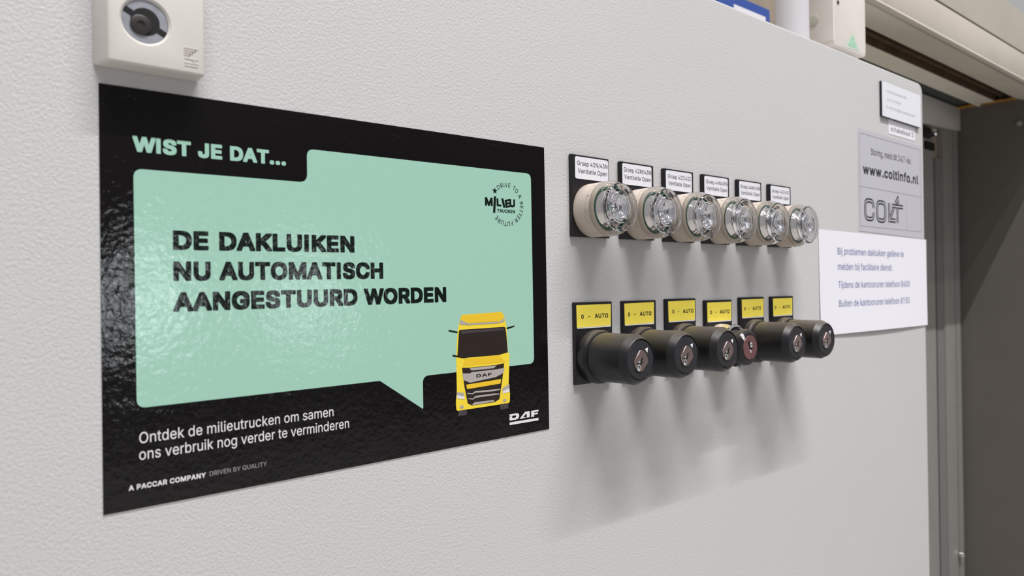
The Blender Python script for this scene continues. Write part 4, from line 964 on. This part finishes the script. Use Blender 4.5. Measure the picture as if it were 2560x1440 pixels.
def dbl(paths, wd):
    a = MB()
    b = MB()
    for p, cl in paths:
        a.ribbon(p, wd, -0.32, cl)
        b.ribbon(p, wd * 0.28, -0.36, cl)
    return a, b


a, b = dbl([(c_path, False), (o_path, True), ([(627.6, -0.8), (627.6, -17.6)], False), ([(626, -16.0), (641, -16.0)], False), ([(629.0, -15.0), (637.5, -4.5)], False),
            ([(633.8, -3.0), (656.8, -3.0)], False), ([(644.9, -3.5), (644.9, -17.6)], False), ([(640.5, -0.8), (645.6, 4.0), (647.0, -0.8)], False)], 4.0)
lg = obj('maker_logo', face_front(a.mesh('maker_logo')), M['ink'], st)
obj('inline', face_front(b.mesh('inline')), M['silver'], t)

# white paper note, curling a little off the cabinet
t = thing('paper_note', 'white paper note with four lines of blue print taped beside the last lamps', 'note', (0, 0, 0))


def curl(x, z):
    u = (x - 500.4) / 207.0
    v = (z + 112) / 82.0
    return -0.35 - 1.6 * (1 - v) ** 2 * (0.35 + 0.65 * math.sin(PI * min(max(u, 0), 1))) - 0.5 * math.sin(PI * u) * v


mb = MB()
nx, nz = 28, 14
for j in range(nz + 1):
    for i in range(nx + 1):
        u, v = i / nx, j / nz
        xl = 500.2 + 0.6 * (1 - v)
        x = xl + u * (707.6 + 0.4 * v - 0.6 * (1 - v) - xl)
        z = -112.2 + v * (112.2 - 29.4 - 1.3 * u) + 0.0
        mb.v.append((x, curl(x, z), z))
for j in range(nz):
    for i in range(nx):
        q = j * (nx + 1) + i
        mb.f.append([q, q + 1, q + nx + 2, q + nx + 1])
n = len(mb.v)
mb.v += [(x, y + 0.12, z) for x, y, z in mb.v[:n]]
mb.f += [[q + n for q in f][::-1] for f in mb.f[:nx * nz]]
bd = [i for i in range(nx)] + [nx + (nx + 1) * j for j in range(nz)] + [nz * (nx + 1) + nx - i for i in range(nx)] + [(nx + 1) * (nz - j) for j in range(nz)]
for i in range(len(bd)):
    p, q = bd[i], bd[(i + 1) % len(bd)]
    mb.f.append([q, p, p + n, q + n])
sh = obj('paper', mb.mesh('paper', sharp=50), M['paper'], t)
for s_, xa, xb, zz in (('Bij problemen dakluiken gelieve te', 530, 655.7, -48.4), ('melden bij facilitaire dienst:', 530, 630.5, -60.8), ('Tijdens de kantooruren telefoon 8600', 530, 667.4, -75.4), ('Buiten de kantooruren telefoon 8150', 530.5, 665.9, -90.5)):
    o = text(s_, xa, xb, zz, 5.5, 0, M['ink_blue'], sh, 0.006)
    for vv in o.data.vertices:
        vv.co.y = (curl(vv.co.x * 1000, vv.co.z * 1000) - 0.10) / 1000

# ------------------------------------------------------------------ what stands above and beyond the cabinet
t = thing('junction_box', 'cream metal junction box with rounded bottom corners above the cabinet', 'junction box', (551, 10, 127))
me = shift(MB().prism(rrect(0, 59, 0, 240, 5, 5), 0, 22), 0, 0, 0).mesh('cover', bevel=0.8)
cv = obj('cover', me, M['jbox'], t)
obj('body', MB().prism([(2, 4), (57, 4), (57, 238), (2, 238)], 22, 36), M['jbox_side'], t)
obj('cable_gland', MB().box(22, 38, 24, 34, -9.6, 5), M['plate'], t)
obj('screw', MB().lathe([(1.7, 0.1), (1.6, -0.6), (0, -0.7)], 8, 37, 20), M['rail_d'], t)
obj('screw', MB().lathe([(1.7, 0.1), (1.6, -0.6), (0, -0.7)], 51, 92, 20), M['rail_d'], t)
flat('triangle_sticker', [(34.5, 17), (16.5, 1.5), (47, 3.5)], -0.15, M['tri'], cv)
flat('triangle_sticker', [(33.8, 15), (24, 4), (42.5, 4.8)], -0.25, M['green_mark'], cv)
mb = MB()
for yy, zz in ((18, 25), (18, 50.5), (18, 76)):
    for k in range(2):
        pass
    n = len(mb.v)
    for r, x in ((5.2, 0.1), (5.2, -0.9), (4.2, -1.2), (0.01, -1.0)):
        mb.v += [(x, yy + r * math.cos(2 * PI * i / 24), zz + r * math.sin(2 * PI * i / 24)) for i in range(24)]
    for rr in range(3):
        for i in range(24):
            j = (i + 1) % 24
            mb.f.append([n + rr * 24 + i, n + rr * 24 + j, n + rr * 24 + 24 + j, n + rr * 24 + 24 + i])
obj('knockout', mb, M['jbox_side'], t)

t = thing('conduit', 'white plastic conduit rising from the cabinet top beside the junction box', 'pipe', (513, 26, 112.5))
n = MB()
for r, z in ((13.2, 0), (13.2, 260)):
    n.v += [(r * math.cos(2 * PI * i / 32), r * math.sin(2 * PI * i / 32), z) for i in range(32)]
for i in range(32):
    j = (i + 1) % 32
    n.f.append([i, j, 32 + j, 32 + i])
n.f.append(list(range(32))[::-1])
n.f.append(list(range(32, 64)))
obj('pipe', n, M['pipe'], t)

t = thing('wall_sign', 'blue sign with white print on the wall behind the cabinet', 'sign', (628, 176, 190))
sg = obj('board', MB().box(0, 103, -3, -0.02, 0, 55), M['blue'], t)
flat('white_band', [(30, 33), (94, 33), (94, 45), (30, 45)], -3.1, M['label_white'], sg)

t = thing('overhead_door_housing', 'beige enamelled overhead door housing with a rusty channel above the dark partition', 'door housing', (0, 0, 0))
obj('front_panel', MB().prism_x([(19, 190.6), (19, 225.4), (24, 225.4), (24, 196)], 622, 1299).mesh('front_panel', bevel=1.5, seg=3), M['lint'], t)
obj('lip', MB().prism_x([(17.6, 190.0), (20.5, 187.6), (26, 189.5), (26, 194), (19, 193)], 622, 1299).mesh('lip', bevel=0.8, seg=2), M['lint'], t)
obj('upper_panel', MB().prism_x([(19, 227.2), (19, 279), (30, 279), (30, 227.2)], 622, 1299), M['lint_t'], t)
obj('gap_strip', MB().prism_x([(20.5, 224), (20.5, 228), (29, 228), (29, 224)], 622, 1298), M['rust'], t)
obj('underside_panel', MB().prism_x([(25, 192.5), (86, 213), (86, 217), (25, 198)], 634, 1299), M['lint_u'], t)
obj('channel', MB().prism_x([(86, 214), (86, 240), (114, 240), (114, 214), (112, 214), (112, 234), (88, 234), (88, 214)], 715, 1299), M['rust'], t)
obj('channel_web', MB().prism_x([(100, 219), (106, 219), (106, 235), (100, 235)], 716, 1298), M['rust'], t)
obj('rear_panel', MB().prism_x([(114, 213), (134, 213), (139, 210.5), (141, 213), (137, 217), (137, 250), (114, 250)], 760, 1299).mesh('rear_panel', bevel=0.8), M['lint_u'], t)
obj('recess_panel', MB().prism_x([(142, 217), (175, 217), (175, 222), (142, 222)], 780, 1299), M['dark_green'], t)
obj('rust_edge', MB().prism_x([(84, 212.2), (172, 212.6), (172, 215), (84, 214)], 1288, 1299.5), M['amber_rust'], t)

t = thing('guide_rail', 'grey steel door guide rail in the corner beside the dark partition', 'guide rail', (0, 0, -1100 - 400))
dz = 1500
hb = obj('head_plate', shift(MB().prism(rpoly([(1120, 168), (1299, 177), (1299, 214), (1120, 214)], [1, 3, 9, 1], 5), 166, 172), 0, 0, dz).mesh('head_plate', bevel=0.6), M['rail_p'], t)
obj('back_strip', shift(MB().box(1120, 1195, 170, 175.5, -1500, 166), 0, 0, dz), M['rail'], t)
obj('slot', shift(MB().box(1150, 1178, 166.5, 170, 150, 166), 0, 0, dz), M['hole'], t)
obj('slot', shift(MB().box(1160, 1192, 166.5, 170, 133, 144), 0, 0, dz), M['hole'], t)
obj('side_channel', shift(MB().box(1195, 1203, 172, 175.5, -1500, 120), 0, 0, dz), M['hole'], t)
obj('inner_strip', shift(MB().box(1203, 1227, 171, 175.5, -1500, 124), 0, 0, dz), M['rail_m'], t)
obj('rail_web', shift(MB().box(1227, 1266, 168, 175.5, -1500, 176), 0, 0, dz), M['rail'], t)
obj('groove', shift(MB().box(1266, 1273, 168.6, 175.5, -1500, 176), 0, 0, dz), M['rail_m'], t)
obj('rail_flange', shift(MB().box(1273, 1290, 167.6, 175.5, -1500, 176), 0, 0, dz), M['rail'], t)
obj('bolt', shift(MB().lathe([(6, 166), (6, 160), (4.5, 158), (0, 157.5)], 1180, 158, 20), 0, 0, dz), M['bright'], t)
obj('bolt', shift(MB().lathe([(4.5, 166), (4.5, 161), (3.2, 159.5), (0, 159)], 1268, -508, 20), 0, 0, dz), M['bright'], t)

mb = MB()
for r, x in ((4.6, 0), (4.6, -1.5), (3.2, -3.4), (0.01, -4.0)):
    mb.v += [(x, r * math.cos(2 * PI * i / 24), r * math.sin(2 * PI * i / 24)) for i in range(24)]
for rr in range(3):
    for i in range(24):
        j = (i + 1) % 24
        mb.f.append([rr * 24 + i, rr * 24 + j, rr * 24 + 24 + j, rr * 24 + 24 + i])
mb.f.append(list(range(24))[::-1])
o = obj('panel_rivet', mb, M['rail'], None, (1300, 84, 175))
tag(o, 'round steel rivet head on the dark grey partition near the right edge', 'rivet')
